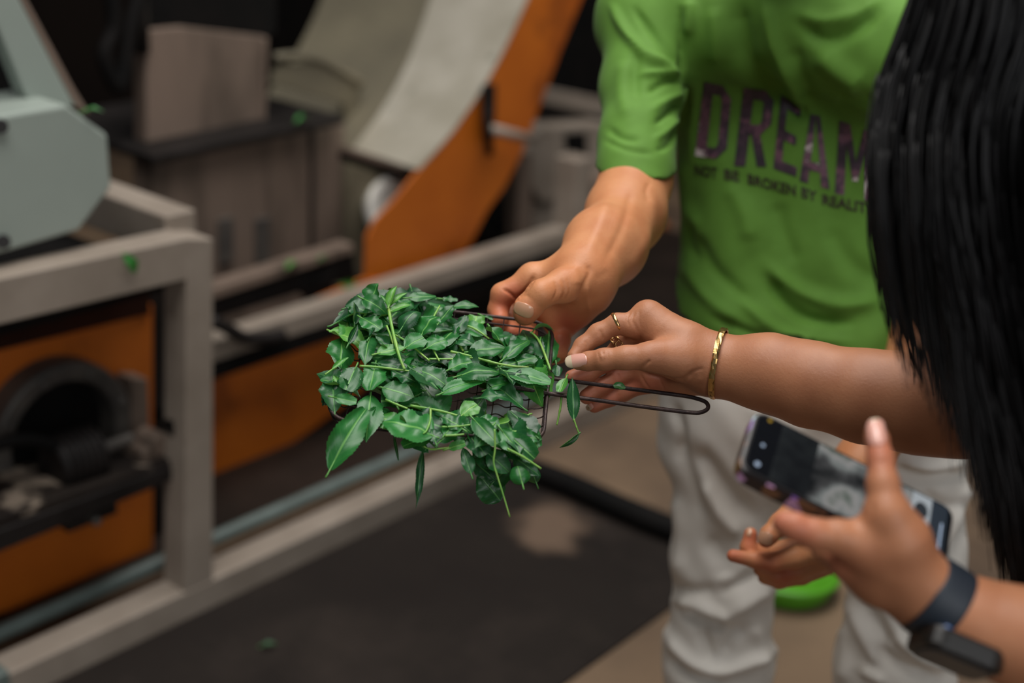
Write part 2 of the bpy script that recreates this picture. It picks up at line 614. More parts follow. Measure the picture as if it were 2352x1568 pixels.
# room shell
m = MB(); m.hexa([(-6, -3, -0.1), (6, -3, -0.1), (6, 8, -0.1), (-6, 8, -0.1), (-6, -3, 0), (6, -3, 0), (6, 8, 0), (-6, 8, 0)])
tag(m.build('floor', M['floor']), kind='structure')
m = MB(); m.hexa([(-6, 6.6, 0), (6, 6.6, 0), (6, 6.75, 0), (-6, 6.75, 0), (-6, 6.6, 3.4), (6, 6.6, 3.4), (6, 6.75, 3.4), (-6, 6.75, 3.4)])
tag(m.build('wall_back', M['wall']), kind='structure')
m = MB(); m.hexa([(-4.2, 0.5, 0), (-4.05, 0.5, 0), (-4.05, 6.6, 0), (-4.2, 6.6, 0), (-4.2, 0.5, 3.4), (-4.05, 0.5, 3.4), (-4.05, 6.6, 3.4), (-4.2, 6.6, 3.4)])
tag(m.build('wall_left', M['wall']), kind='structure')



def stain(m, c, col, rad, sc):
    """a dried tan stain with ragged edges at a spot of its own"""
    nt = m.node_tree; L = nt.links.new
    b = nt.nodes['Principled BSDF']
    old = b.inputs['Base Color'].links[0].from_socket
    tc = nt.nodes['Texture Coordinate']
    mp = nt.nodes.new('ShaderNodeMapping'); mp.vector_type = 'POINT'
    mp.inputs['Scale'].default_value = (1 / rad * sc[0], 1 / rad * sc[1], 1 / rad)
    mp.inputs['Location'].default_value = (-c[0] / rad * sc[0], -c[1] / rad * sc[1], -c[2] / rad)
    L(tc.outputs['Object'], mp.inputs[0])
    ln = nt.nodes.new('ShaderNodeVectorMath'); ln.operation = 'LENGTH'
    L(mp.outputs[0], ln.inputs[0])
    n = nt.nodes.new('ShaderNodeTexNoise'); n.inputs['Scale'].default_value = 9; n.inputs['Detail'].default_value = 6
    L(tc.outputs['Object'], n.inputs['Vector'])
    a = nt.nodes.new('ShaderNodeMath'); a.operation = 'MULTIPLY_ADD'
    L(n.outputs['Fac'], a.inputs[0]); a.inputs[1].default_value = 1.5; L(ln.outputs['Value'], a.inputs[2])
    mr = nt.nodes.new('ShaderNodeMapRange'); mr.interpolation_type = 'SMOOTHSTEP'
    mr.inputs['From Min'].default_value, mr.inputs['From Max'].default_value = 1.2, 2.1
    mr.inputs['To Min'].default_value, mr.inputs['To Max'].default_value = 1, 0
    L(a.outputs[0], mr.inputs['Value'])
    mx = nt.nodes.new('ShaderNodeMix'); mx.data_type = 'RGBA'
    L(mr.outputs[0], mx.inputs['Factor']); L(old, mx.inputs[6]); mx.inputs[7].default_value = (*lin(col), 1)
    L(mx.outputs[2], b.inputs['Base Color'])


# dark floor plate beside the machine, and the rubber hose lying across its edge
g = [ground(x, y) for x, y in ((1215, 1078), (1560, 1240), (1556, 1388), (1290, 1578), (1150, 1680), (-40, 1680))] + [mc(-0.75, -0.004, 0), mc(0.98, -0.004, 0)]
m = MB(); m.prism([p + np.array((0, 0, 0.006)) for p in g], np.array((0, 0, -0.005)))
fp = m.build('floor_plate', M['plate'], bevel=0.002)
stain(M['plate'], ground(1262, 1212) - np.array(fp.location), (104, 86, 72), 0.085, (1.0, 0.75))
tag(fp, 'dark stained steel plate lying on the floor beside the machine', 'floor plate')
hp = spline([ground(x, y) + np.array((0, 0, 0.03)) for x, y in ((1090, 1070), (1200, 1098), (1300, 1135), (1420, 1190), (1540, 1240), (1700, 1296), (1850, 1330))], 40)
m = MB(); m.tube(hp, 0.030, 14)
tag(m.build('rubber_hose', M['hose'], smooth=True), 'thick black hose lying across the floor behind the man', 'hose')
# lime basin behind the man's legs
cpos = ground(1806, 1352); cpos[2] = 0
t = thing('plastic_basin', 'bright lime green plastic basin on the floor between the trouser legs', 'basin', cpos)
m = MB(); m.lathe(cpos, Z_, [(0.002, 0.085), (0.006, 0.09), (0.045, 0.102), (0.05, 0.097), (0.012, 0.084), (0.010, 0.0)], 48); m.build('bowl', M['lime'], t, smooth=True)
m = MB(); m.tube([cpos + np.array((0.103 * math.cos(a), 0.103 * math.sin(a), 0.048)) for a in np.linspace(0, 2 * math.pi, 49)[:-1]], 0.008, 10, closed=True)
m.build('rim', M['lime'], t, smooth=True)

# ---- machine frame
fr = thing('machine_frame', 'beige painted square tube frame in front of the orange machine', 'machine frame', mc(0, 0, 0))
sheet([(430, 548), (490, 548), (490, 1424), (424, 1432)], 0.0, 0.07, 'front_post', M['frame'], fr)
sheet([(-420, 768), (-420, 876), (0, 746), (440, 640), (440, 545), (0, 640)], 0.002, 0.07, 'top_rail', M['frame'], fr)
box(-0.80, -0.73, 0.0, 0.07, 0.066, 0.80, 'front_post', M['frame'], fr)
box(0.045, 0.115, 0.07, 1.35, 0.735, 0.815, 'side_rail', M['frame'], fr)
box(0.045, 0.115, 1.35, 1.42, 0.0, 0.815, 'rear_post', M['frame'], fr)
box(-1.4, 2.2, -0.001, 0.069, 0.0, 0.066, 'bottom_rail', M['frame'], fr)
sheet([(-420, 1390), (-420, 1450), (0, 1235), (432, 1062), (432, 1042), (0, 1185)], 0.05, 0.16, 'shelf_rail', M['shelf'], fr)
sheet([(-420, 1425), (0, 1218), (432, 1056), (432, 1088), (0, 1268), (-420, 1490)], 0.044, 0.03, 'shelf_edge', M['dark'], fr)
box(0.30, 1.62, 0.35, 0.41, 0.350, 0.400, 'beam', M['frame'], fr)
box(0.30, 1.62, 0.352, 0.42, 0.305, 0.349, 'beam_angle', M['black'], fr)
box(1.62, 1.69, 0.34, 0.42, 0.0, 0.6, 'rear_side_post', M['frame'], fr)
box(2.2, 2.27, -0.002, 0.07, 0.0, 0.16, 'end_post', M['frame'], fr)
m = MB(); m.tube([mc(a, 0.15, 0.05) for a in np.linspace(-1.3, 1.9, 10)], 0.016, 12)
tag(m.build('floor_pipe', M['teal'], smooth=True), 'long grey green pipe running behind the bottom rail', 'pipe')
# joint sleeve at the left end of the bottom rail
m = MB(); m.hexa([mc(a, b, c) for c in (0.0, 0.08) for a, b in ((-0.46, -0.012), (-0.39, -0.012), (-0.39, 0.08), (-0.46, 0.08))])
tag(m.build('rail_clamp', M['teal'], bevel=0.004), 'grey green clamp sleeve around the bottom rail at the lower left', 'clamp')

m = MB(); m.hexa([mc(a, b, c) for c in (0.001, 0.012) for a, b in ((-1.5, 0.19), (2.9, 0.19), (2.9, 1.6), (-1.5, 1.6))])
tag(m.build('floor_sheet', M['dark_sheet']), 'dark sheet on the floor under the machine', 'drip tray')  # dark sheet added over the floor under and behind the machine

# ---- left orange housing with its round flange
t = thing('orange_housing', 'orange machine housing with a round grey flange behind the frame', 'machine housing', mc(0, 0.3, 0))
sheet([(-160, 770), (330, 690), (352, 700), (352, 1290), (200, 1345), (0, 1410), (-160, 1470)], 0.26, 0.3, 'front_panel', M['orange'], t)
sheet([(-160, 770), (0, 735), (345, 655), (345, 722), (0, 806), (-160, 850)], 0.25, 0.009, 'shade_strip', M['rail_shade'], t)  # dark strip painting the top rail's shade onto the panel
rc = mb(115, 985, 0.26)
m = MB(); m.lathe(rc, -V_, [(-0.005, 0.152), (0.05, 0.152), (0.058, 0.146), (0.058, 0.118), (0.05, 0.112), (0.0, 0.112)], 64)
m.build('flange_ring', M['ring'], t, smooth=False, bevel=0.003)
m = MB(); m.lathe(rc, -V_, [(-0.01, 0.116), (0.004, 0.114)], 64); m.build('opening', M['black'], t)
for k in range(8):
    a = 2 * math.pi * k / 8 + 0.3
    c = rc + 0.132 * (math.cos(a) * U_ + math.sin(a) * Z_) - 0.058 * V_
    m = MB(); m.lathe(c, -V_, [(-0.004, 0.011), (0.008, 0.011), (0.010, 0.008)], 6); m.build('bolt', M['ring'], t)
sheet([(320, 700), (330, 660), (420, 640), (420, 1300), (352, 1330)], 0.30, 0.25, 'corner_plate', M['dark'], t)
sheet([(300, 870), (340, 870), (345, 1000), (300, 1010)], 0.20, 0.05, 'hinge_plate', M['cab'], t)
sheet([(-160, 1475), (-160, 1520), (0, 1455), (370, 1335), (372, 1300), (0, 1425)], 0.24, 0.03, 'lower_edge', M['dark'], t)

# motor with its bracket on the shelf rail
mo = mb(150, 1060, 0.12)
t = thing('drive_motor', 'small dark drive motor on the shelf rail in front of the round flange', 'motor', mo)
ax = U_
m = MB(); m.lathe(mo - ax * 0.03, ax, [(0, 0.02), (0.0, 0.045), (0.008, 0.052), (0.085, 0.052), (0.095, 0.045), (0.11, 0.02), (0.11, 0.0)], 32); m.build('body', M['dark'], t, bevel=0.002)
m = MB()
for k in range(6):
    m.lathe(mo - ax * 0.015 + ax * 0.014 * k, ax, [(0, 0.05), (0, 0.056), (0.005, 0.056), (0.005, 0.05)], 32)
m.build('cooling_rib', M['dark'], t)
m = MB(); m.lathe(mo + ax * 0.075, ax, [(0, 0.012), (0.07, 0.012), (0.07, 0.0)], 16); m.build('shaft', M['ring'], t)
m = MB(); m.hexa([mo + a * U_ + b * V_ + c * Z_ for c in (-0.125, -0.045) for a, b in ((-0.03, -0.04), (0.08, -0.04), (0.08, 0.04), (-0.03, 0.04))]); m.build('bracket', M['dark'], t, bevel=0.004)
for dx, dz in ((-0.07, -0.04), (0.02, -0.11), (0.13, -0.045)):
    c = mo + dx * U_ + dz * Z_ - 0.05 * V_
    m = MB(); m.lathe(c, -V_, [(-0.02, 0.01), (0.012, 0.01), (0.016, 0.006), (0.016, 0.0)], 12); m.build('bolt', M['ring'], t)
m = MB(); m.tube(spline([mb(x, y, 0.11) for x, y in ((-40, 1030), (40, 1010), (110, 1020), (180, 1060), (215, 1110), (190, 1150))], 24), 0.013, 10)
m.build('cable', M['black'], t, smooth=True)
# bearing block on the shelf rail beside the post
bb = mb(345, 1010, 0.10)
t = thing('bearing_block', 'pale bearing block on the shelf rail next to the post', 'bearing', bb)
m = MB(); m.hexa([bb + a * U_ + b * V_ + c * Z_ for c in (-0.05, 0.0) for a, b in ((-0.04, -0.03), (0.04, -0.03), (0.04, 0.04), (-0.04, 0.04))]); m.build('base', M['cab'], t, bevel=0.006)
m = MB(); m.lathe(bb - 0.035 * V_ + 0.0 * Z_, V_, [(0, 0.0), (0, 0.022), (0.06, 0.022), (0.06, 0)], 24); m.build('housing', M['cab'], t, bevel=0.003)
kb = mb(408, 965, 0.07)
m = MB(); m.lathe(kb, -V_, [(-0.05, 0.02), (0, 0.022), (0.005, 0.036), (0.03, 0.038), (0.036, 0.03), (0.036, 0)], 24)
tag(m.build('hand_knob', M['black'], bevel=0.002), 'black hand knob between the bearing block and the post', 'knob')

# ---- grey green cover box on the frame
t = thing('gear_cover', 'grey green eight sided metal cover box on top of the frame', 'cover box', mb(100, 560, 0.05))
pts = [(-260, 305), (0, 266), (153, 240), (248, 310), (257, 430), (182, 530), (22, 577), (-260, 655)]
sheet(pts, 0.05, 0.16, 'cover', M['box'], t, 0.006)
m = MB(); m.tube([mb(2, 290, 0.048), mb(2, 290, 0.04)], 0.012, 12); m.build('screw', M['dark'], t)
m = MB(); m.tube([mb(8, 555, 0.048), mb(8, 555, 0.04)], 0.012, 12); m.build('screw', M['dark'], t)
t = thing('cover_arm', 'slanting grey painted bar rising behind the cover box', 'bar', mb(100, 200, 0.14))
sheet([(-55, -60), (15, -60), (150, 200), (175, 245), (70, 245)], 0.13, 0.04, 'arm_plate', M['box'], t, 0.004)
sheet([(15, -60), (32, -60), (170, 200), (210, 265), (175, 245), (150, 200)], 0.132, 0.09, 'arm_edge', M['cab'], t, 0.003)

# dark machine body under and behind the cover
t = thing('dark_machine_body', 'blackish machine body behind the cover box', 'machine', mc(0, 0.6, 0))
box(-1.6, 0.02, 0.60, 1.3, 0.013, 0.62, 'lower_body', M['black'], t)
box(-1.6, -0.1, 0.95, 1.5, 0.62, 1.9, 'upper_body', M['black'], t)
box(0.14, 0.40, 1.12, 1.5, 0.013, 1.7, 'column', M['black'], t)
box(-0.9, 0.04, 0.075, 0.94, 0.67, 0.71, 'tray', M['black'], t)
m = MB(); m.tube(spline([mb(x, y, 0.75) for x, y in ((250, -40), (262, 60), (240, 130), (275, 200), (300, 60), (330, -40))], 40), 0.018, 10); m.build('cable', M['black'], t, smooth=True)
m = MB(); m.tube([mb(318, -60, 0.78), mb(325, 120, 0.78)], 0.02, 12); m.build('pipe', M['dark'], t, smooth=True)

# ---- brown grey sheet steel cabinets
t = thing('upper_cabinet', 'upper brown grey sheet steel cabinet with a dark top', 'cabinet', mb(480, 340, 0.86))
sheet([(335, 70), (420, 62), (612, 85), (608, 300), (380, 352), (338, 362)], 0.78, 0.05, 'front_panel', M['cab'], t)
sheet([(330, -60), (636, -60), (634, 75), (612, 86), (330, 66)], 0.80, 0.05, 'top_box', M['black'], t)
sheet([(606, 88), (616, 86), (612, 296), (602, 300)], 0.772, 0.02, 'folded_edge', M['cab'], t)
t = thing('lower_cabinet', 'lower brown grey sheet steel cabinet with a dark ledge under the upper cabinet', 'cabinet', mb(560, 690, 0.7))
sheet([(352, 372), (716, 296), (714, 690), (352, 800)], 0.70, 0.08, 'front_panel', M['cab'], t)
sheet([(722, 294), (792, 280), (790, 660), (720, 690)], 0.70, 0.08, 'side_panel', M['cab'], t)
sheet([(714, 290), (724, 288), (722, 690), (712, 692)], 0.695, 0.06, 'seam', M['dark'], t)
sheet([(350, 360), (792, 266), (792, 284), (350, 378)], 0.66, 0.5, 'ledge', M['dark'], t)
for px in (505, 590):
    sheet([(px, 505), (px + 32, 497), (px + 32, 600), (px, 610)], 0.69, 0.02, 'slot', M['ring'], t)
# a thin leg and conveyor edge below it
t = thing('conveyor_edge', 'dark conveyor edge rail below the lower cabinet', 'rail', mb(650, 640, 0.5))
sheet([(470, 668), (812, 560), (812, 580), (470, 694)], 0.46, 0.05, 'lip', M['cab'], t)
sheet([(470, 694), (812, 580), (820, 640), (730, 660), (724, 690), (690, 672), (470, 740)], 0.465, 0.045, 'side', M['black'], t)
sheet([(726, 640), (768, 628), (768, 760), (728, 772)], 0.46, 0.05, 'strut', M['black'], t)
m = MB(); m.tube(spline([mb(x, y, 0.33) for x, y in ((480, 735), (520, 752), (560, 775), (610, 776), (650, 768))], 20), 0.016, 10); m.build('lever', M['dark'], t, smooth=True)

# ---- orange conveyor with steel chute
t = thing('orange_conveyor', 'orange sided conveyor rising to the right with a steel chute', 'conveyor', mc(0.9, 0.45, 0))
low = [(470, 770), (620, 720), (720, 690), (835, 640), (1010, 640), (1010, 720), (960, 770), (900, 840), (800, 925), (720, 985), (640, 1040), (560, 1088), (470, 1124)]
sheet(low, 0.45, 0.01, 'lower_side', M['orange'], t)
up = [(838, 660), (842, 545), (862, 505), (905, 460), (960, 392), (1040, 302), (1110, 200), (1160, 108), (1210, 0), (1262, -120), (1395, -120), (1336, 0), (1290, 112), (1250, 220), (1200, 352), (1160, 430), (1122, 482), (1082, 560), (1040, 620), (1000, 655)]
sheet(up, 0.455, 0.008, 'upper_side', M['orange'], t)
edge = np.array([mb(x, y, 0.455) for x, y in ((960, 392), (1040, 302), (1110, 200), (1160, 108), (1210, 0), (1262, -120))])
edge = spline(edge, 24) + 0.004 * Z_
# floor of the chute (level across) and its flared far side
wd = np.linspace(0.25, 0.36, 24)
A = edge + V_ * 0.0
B = edge + V_ * wd[:, None]
Cc = B + V_ * 0.42 + Z_ * np.linspace(0.05, 0.12, 24)[:, None] + U_ * 0.04
th = np.cross(U_, V_) * 0
def strip(name, X, Y, mat, thick, n=24):
    nn = nz(np.cross(X[-1] - X[0], Y[0] - X[0]))
    if nn[2] < 0: nn = -nn
    V = np.vstack([X, Y, X - nn * thick, Y - nn * thick])
    Fc = []
    for i in range(n - 1):
        Fc += [(i, i + 1, n + i + 1, n + i), (2 * n + i, 3 * n + i, 3 * n + i + 1, 2 * n + i + 1), (i, 2 * n + i, 2 * n + i + 1, i + 1), (n + i, n + i + 1, 3 * n + i + 1, 3 * n + i)]
    Fc += [(0, n, 3 * n, 2 * n), (n - 1, 3 * n - 1, 4 * n - 1, 2 * n - 1)]
    return mesh_obj(name, V, Fc, mat, t, smooth=False)
strip('chute_floor', A, B, M['chute'], 0.006)
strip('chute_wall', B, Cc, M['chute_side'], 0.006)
sheet([(796, 336), (958, 388), (950, 403), (796, 352)], 0.51, 0.03, 'lower_lip', M['cab'], t)
sheet([(796, 352), (940, 400), (928, 416), (796, 373)], 0.53, 0.03, 'lip_gap', M['black'], t)
m = MB(); m.tube(spline([mb(x, y, 0.80) for x, y in ((632, 132), (680, 128), (735, 138), (785, 165), (830, 192))], 24), 0.012, 12); m.build('rolled_edge', M['chute_side'], t, smooth=True)
sheet([(640, 150), (740, 145), (830, 200), (812, 330), (792, 345), (792, 240), (625, 192)], 0.80, 0.02, 'apron', M['chute_side'], t)
# low guard sheet and bright pulley at the chute's mouth
sheet([(796, 373), (928, 416), (900, 470), (850, 540), (842, 640), (796, 640)], 0.62, 0.02, 'guard_sheet', M['chute_side'], t)
pc = mb(925, 500, 0.56)
m = MB(); m.lathe(pc + V_ * 0.02, nz(-0.8 * V_ + 0.6 * Z_ - 0.1 * U_), [(0, 0.0), (0, 0.100), (0.008, 0.106), (0.03, 0.106), (0.036, 0.100), (0.036, 0.082), (0.026, 0.076), (0.022, 0.03), (0.03, 0.028), (0.03, 0.0)], 56)
m.build('pulley', M['pulley_glint'], t, smooth=False, bevel=0.002)
# handle and rod on the upper side
m = MB(); m.hexa([mb(x, y, b) for b in (0.415, 0.45) for x, y in ((1105, 195), (1140, 190), (1135, 322), (1112, 330))]); m.build('handle_plate', M['dark'], t, bevel=0.006)
m = MB(); m.tube([mb(1122, 240, 0.42), mb(1118, 300, 0.40), mb(1126, 352, 0.42)], 0.011, 10); m.build('handle', M['black'], t, smooth=True)
m = MB(); m.tube([mb(1130, 296, 0.40), mb(1225, 320, 0.40)], 0.013, 12); m.build('rod', M['frame'], t, smooth=True)

# ---- gear stand to the right of the conveyor
t = thing('gear_stand', 'beige cast gear stand standing between the conveyor and the man', 'machine stand', mb(1250, 640, 0.62))
sheet([(1240, 292), (1400, 282), (1400, 470), (1330, 480), (1300, 455), (1246, 470), (1205, 410), (1200, 360)], 0.60, 0.14, 'casting', M['frame'], t, 0.01)
sheet([(1300, 308), (1348, 304), (1350, 372), (1306, 378)], 0.592, 0.02, 'opening', M['black'], t)
sheet([(1252, 200), (1410, 232), (1410, 272), (1248, 238)], 0.66, 0.1, 'top_bar', M['frame'], t)
sheet([(1225, 470), (1282, 462), (1276, 640), (1226, 650)], 0.62, 0.06, 'leg', M['frame'], t)
sheet([(1192, 350), (1222, 352), (1222, 560), (1190, 560)], 0.57, 0.05, 'side_plate', M['cab'], t)
m = MB(); m.lathe(mb(1375, 420, 0.60), -V_, [(0, 0.0), (0, 0.05), (0.03, 0.05), (0.04, 0.03), (0.04, 0)], 24); m.build('hub', M['cab'], t)
sheet([(1150, 540), (1230, 520), (1230, 570), (1140, 590)], 0.66, 0.1, 'foot_plate', M['dark'], t)
# machine bits seen between the man's arm and his shirt
t = thing('far_machine', 'dark machine with orange panels far behind the man', 'machine', mc(2.3, 1.0, 0))
box(1.75, 3.4, 1.3, 1.8, 0.012, 1.9, 'body', M['black'], t)
box(1.72, 3.0, 0.98, 1.28, 0.013, 0.28, 'lower_body', M['black'], t)
sheet([(1490, 520), (1535, 510), (1535, 700), (1470, 690)], 0.9, 0.3, 'orange_panel', M['orange'], t)
# ---------------------------------------------------------------- smooth bodies: blended tapered limbs turned into one surface
class Body:
    """groups of tapered capsules; capsules of a group blend by k, groups blend by kg"""
    def __init__(s):
        s.G = []
        s.cuts = []

    def group(s, prims, k=0.006, kg=0.008):
        s.G.append((prims, k, kg))
        return s

    def cut(s, point, normal, k=0.003):
        s.cuts.append((np.asarray(point, float), nz(normal), k))
        return s

    def hole(s, a, b, ra, rb, k=0.01):
        s.cuts.append((cap(a, b, ra, rb), None, k))
        return s


def cap(a, b, ra, rb, flat=None):
    """flat = (direction, factor < 1): squash the section along direction"""
    return (np.asarray(a, float), np.asarray(b, float), ra, rb, flat)


def chain(pts, flat=None):
    """pts: (px, py, depth, radius)"""
    q = [(P(x, y, d), r) for x, y, d, r in pts]
    return [cap(q[i][0], q[i + 1][0], q[i][1], q[i + 1][1], flat) for i in range(len(q) - 1)]


def wchain(pts, flat=None):
    return [cap(pts[i][0], pts[i + 1][0], pts[i][1], pts[i + 1][1], flat) for i in range(len(pts) - 1)]


def d_cap(p, c):
    a, b, ra, rb, flat = c
    ba = b - a
    t = np.clip((p - a) @ ba / max(ba @ ba, 1e-12), 0, 1)
    q = p - a - t[:, None] * ba
    l2 = np.einsum('ij,ij->i', q, q)
    if flat is not None:
        n, f = flat
        l2 = l2 + (q @ n) ** 2 * (1 / (f * f) - 1)
    return np.sqrt(l2) - (ra + (rb - ra) * t)


def smin(a, b, k):
    h = np.maximum(k - np.abs(a - b), 0) / k
    return np.minimum(a, b) - h * h * k * 0.25


def evaluate(B, p, sel=None):
    d = None
    i = 0
    for prims, k, kg in B.G:
        g = None
        for c in prims:
            if sel is None or sel[i]:
                e = d_cap(p, c)
                g = e if g is None else smin(g, e, k)
            i += 1
        if g is not None:
            d = g if d is None else smin(d, g, kg)
    if d is None:
        d = np.full(len(p), 1.0)
    for a, n, k in B.cuts:
        if n is None:
            d = -smin(-d, d_cap(p, a), k)
        else:
            d = -smin(-d, -((p - a) @ n), k)
    return d


def polygonise(B, h, lo=None, hi=None):
    prims = [c for g in B.G for c in g[0]]
    if lo is None:
        lo = np.min([np.minimum(c[0] - c[2], c[1] - c[3]) for c in prims], 0) - 4 * h
        hi = np.max([np.maximum(c[0] + c[2], c[1] + c[3]) for c in prims], 0) + 4 * h
    n = 14
    nb = np.maximum(np.ceil((hi - lo) / (h * n)).astype(int), 1)
    dims = nb * n + 1
    D = np.full(dims, 1.0, np.float32)
    bi = np.stack(np.meshgrid(*[np.arange(k) for k in nb], indexing='ij'), -1).reshape(-1, 3)
    ctr = lo + (bi + 0.5) * n * h
    rad = n * h * 0.5 * math.sqrt(3)
    E = np.stack([d_cap(ctr, c) for c in prims], 0)
    fmin = min([c[4][1] for c in prims if c[4] is not None] + [1.0])
    best = E.min(0)
    keep = np.where(best < (rad + 0.02) / fmin + 0.01)[0]
    loc = np.stack(np.meshgrid(*[np.arange(n + 1)] * 3, indexing='ij'), -1).reshape(-1, 3)
    for kI in keep:
        o = bi[kI] * n
        sel = E[:, kI] < max(best[kI], 0) + (2 * rad + 0.02) / fmin
        if best[kI] < -rad * 1.6 and not B.cuts:
            D[o[0]:o[0] + n + 1, o[1]:o[1] + n + 1, o[2]:o[2] + n + 1] = -1.0
            continue
        D[o[0]:o[0] + n + 1, o[1]:o[1] + n + 1, o[2]:o[2] + n + 1] = evaluate(B, lo + (o + loc) * h, sel).reshape(n + 1, n + 1, n + 1)
    s = D < 0
    c8 = np.zeros(tuple(dims - 1), np.int8)
    offs = [(i, j, k) for i in (0, 1) for j in (0, 1) for k in (0, 1)]
    X, Y, Zd = dims
    for i, j, k in offs:
        c8 += s[i:X - 1 + i, j:Y - 1 + j, k:Zd - 1 + k]
    act = np.argwhere((c8 > 0) & (c8 < 8))
    key = (act[:, 0] * Y + act[:, 1]) * Zd + act[:, 2]
    vals = {o: D[act[:, 0] + o[0], act[:, 1] + o[1], act[:, 2] + o[2]] for o in offs}
    acc = np.zeros((len(act), 3)); cnt = np.zeros(len(act))
    for o in offs:
        for ax in range(3):
            if o[ax]: continue
            o2 = list(o); o2[ax] = 1; o2 = tuple(o2)
            a, b = vals[o], vals[o2]
            m = (a < 0) != (b < 0)
            t = np.where(m, a / np.where(m, a - b, 1), 0)
            q = np.zeros((len(act), 3)); q[:] = o; q[:, ax] += t
            acc += q * m[:, None]; cnt += m
    V = lo + (act + acc / cnt[:, None]) * h
    faces = []
    for ax in range(3):
        b1, b2 = (ax + 1) % 3, (ax + 2) % 3
        sl0 = [slice(None)] * 3; sl1 = [slice(None)] * 3
        sl0[ax] = slice(0, -1); sl1[ax] = slice(1, None)
        s0, s1 = s[tuple(sl0)], s[tuple(sl1)]
        for cond, flip in ((s0 & ~s1, False), (~s0 & s1, True)):
            e = np.argwhere(cond)
            e = e[(e[:, b1] > 0) & (e[:, b2] > 0) & (e[:, b1] < dims[b1] - 1) & (e[:, b2] < dims[b2] - 1)]
            quad = []
            for d1, d2 in ((-1, -1), (0, -1), (0, 0), (-1, 0)):
                q = e.copy(); q[:, b1] += d1; q[:, b2] += d2
                quad.append(np.searchsorted(key, (q[:, 0] * Y + q[:, 1]) * Zd + q[:, 2]))
            quad = np.stack(quad, 1)
            faces.append(quad[:, ::-1] if flip else quad)
    Fc = np.vstack(faces)
    Fc = Fc[(Fc < len(V)).all(1)]
    for _ in range(2):      # settle on the true surface
        e = 0.3 * h
        d = evaluate(B, V)
        g = np.stack([evaluate(B, V + e * np.eye(3)[i]) - d for i in range(3)], 1) / e
        gl = np.einsum('ij,ij->i', g, g)
        V = V - np.clip(d / np.maximum(gl, 0.25), -h, h)[:, None] * g
    N = g / np.maximum(np.linalg.norm(g, axis=1), 1e-9)[:, None]
    return V, Fc, N


def fold(V, N, lines, only_front=True):
    """press ridges (+) or creases (-) into a surface along drawn lines: (points px, width px, height m[, depth range])"""
    x, y, d = to_px(V)
    face = -np.einsum('ij,ij->i', N, V - CAM) > 0
    out = V.copy()
    for ln in lines:
        pts, wdt, amp = ln[:3]
        q = spline(pts, 8 * (len(pts) - 1) + 1) if len(pts) > 2 else np.asarray(pts, float)
        best = np.full(len(V), 1e9)
        tt = np.zeros(len(V))
        tot = len(q) - 1
        for i in range(tot):
            a, b = q[i], q[i + 1]
            ab = b - a
            t = np.clip(((x - a[0]) * ab[0] + (y - a[1]) * ab[1]) / max(ab @ ab, 1e-9), 0, 1)
            dd = np.hypot(x - a[0] - t * ab[0], y - a[1] - t * ab[1])
            m = dd < best
            best[m] = dd[m]
            tt[m] = (i + t[m]) / tot
        wgt = np.exp(-(best / wdt) ** 2) * np.clip(np.minimum(tt, 1 - tt) * 5 + 0.25, 0, 1)
        if only_front: wgt = wgt * face
        if len(ln) > 3: wgt = wgt * ((d > ln[3][0]) & (d < ln[3][1]))
        out += N * (amp * wgt)[:, None]
    return out


def normals(V, Fc):
    fn = np.cross(V[Fc[:, 2]] - V[Fc[:, 0]], V[Fc[:, 3]] - V[Fc[:, 1]])
    N = np.zeros_like(V)
    for k in range(4):
        np.add.at(N, Fc[:, k], fn)
    return N / np.maximum(np.linalg.norm(N, axis=1), 1e-12)[:, None]


def flush_attr(V, pts, rad=0.014, gain=0.8):
    f = np.zeros(len(V))
    for px, py, d in pts:
        q = P(px, py, d)
        f = np.maximum(f, gain * np.exp(-(((V - q) ** 2).sum(1)) / rad ** 2))
    return f


def bvh_of(V, Fc):
    return BVHTree.FromPolygons(V.tolist(), Fc.tolist())


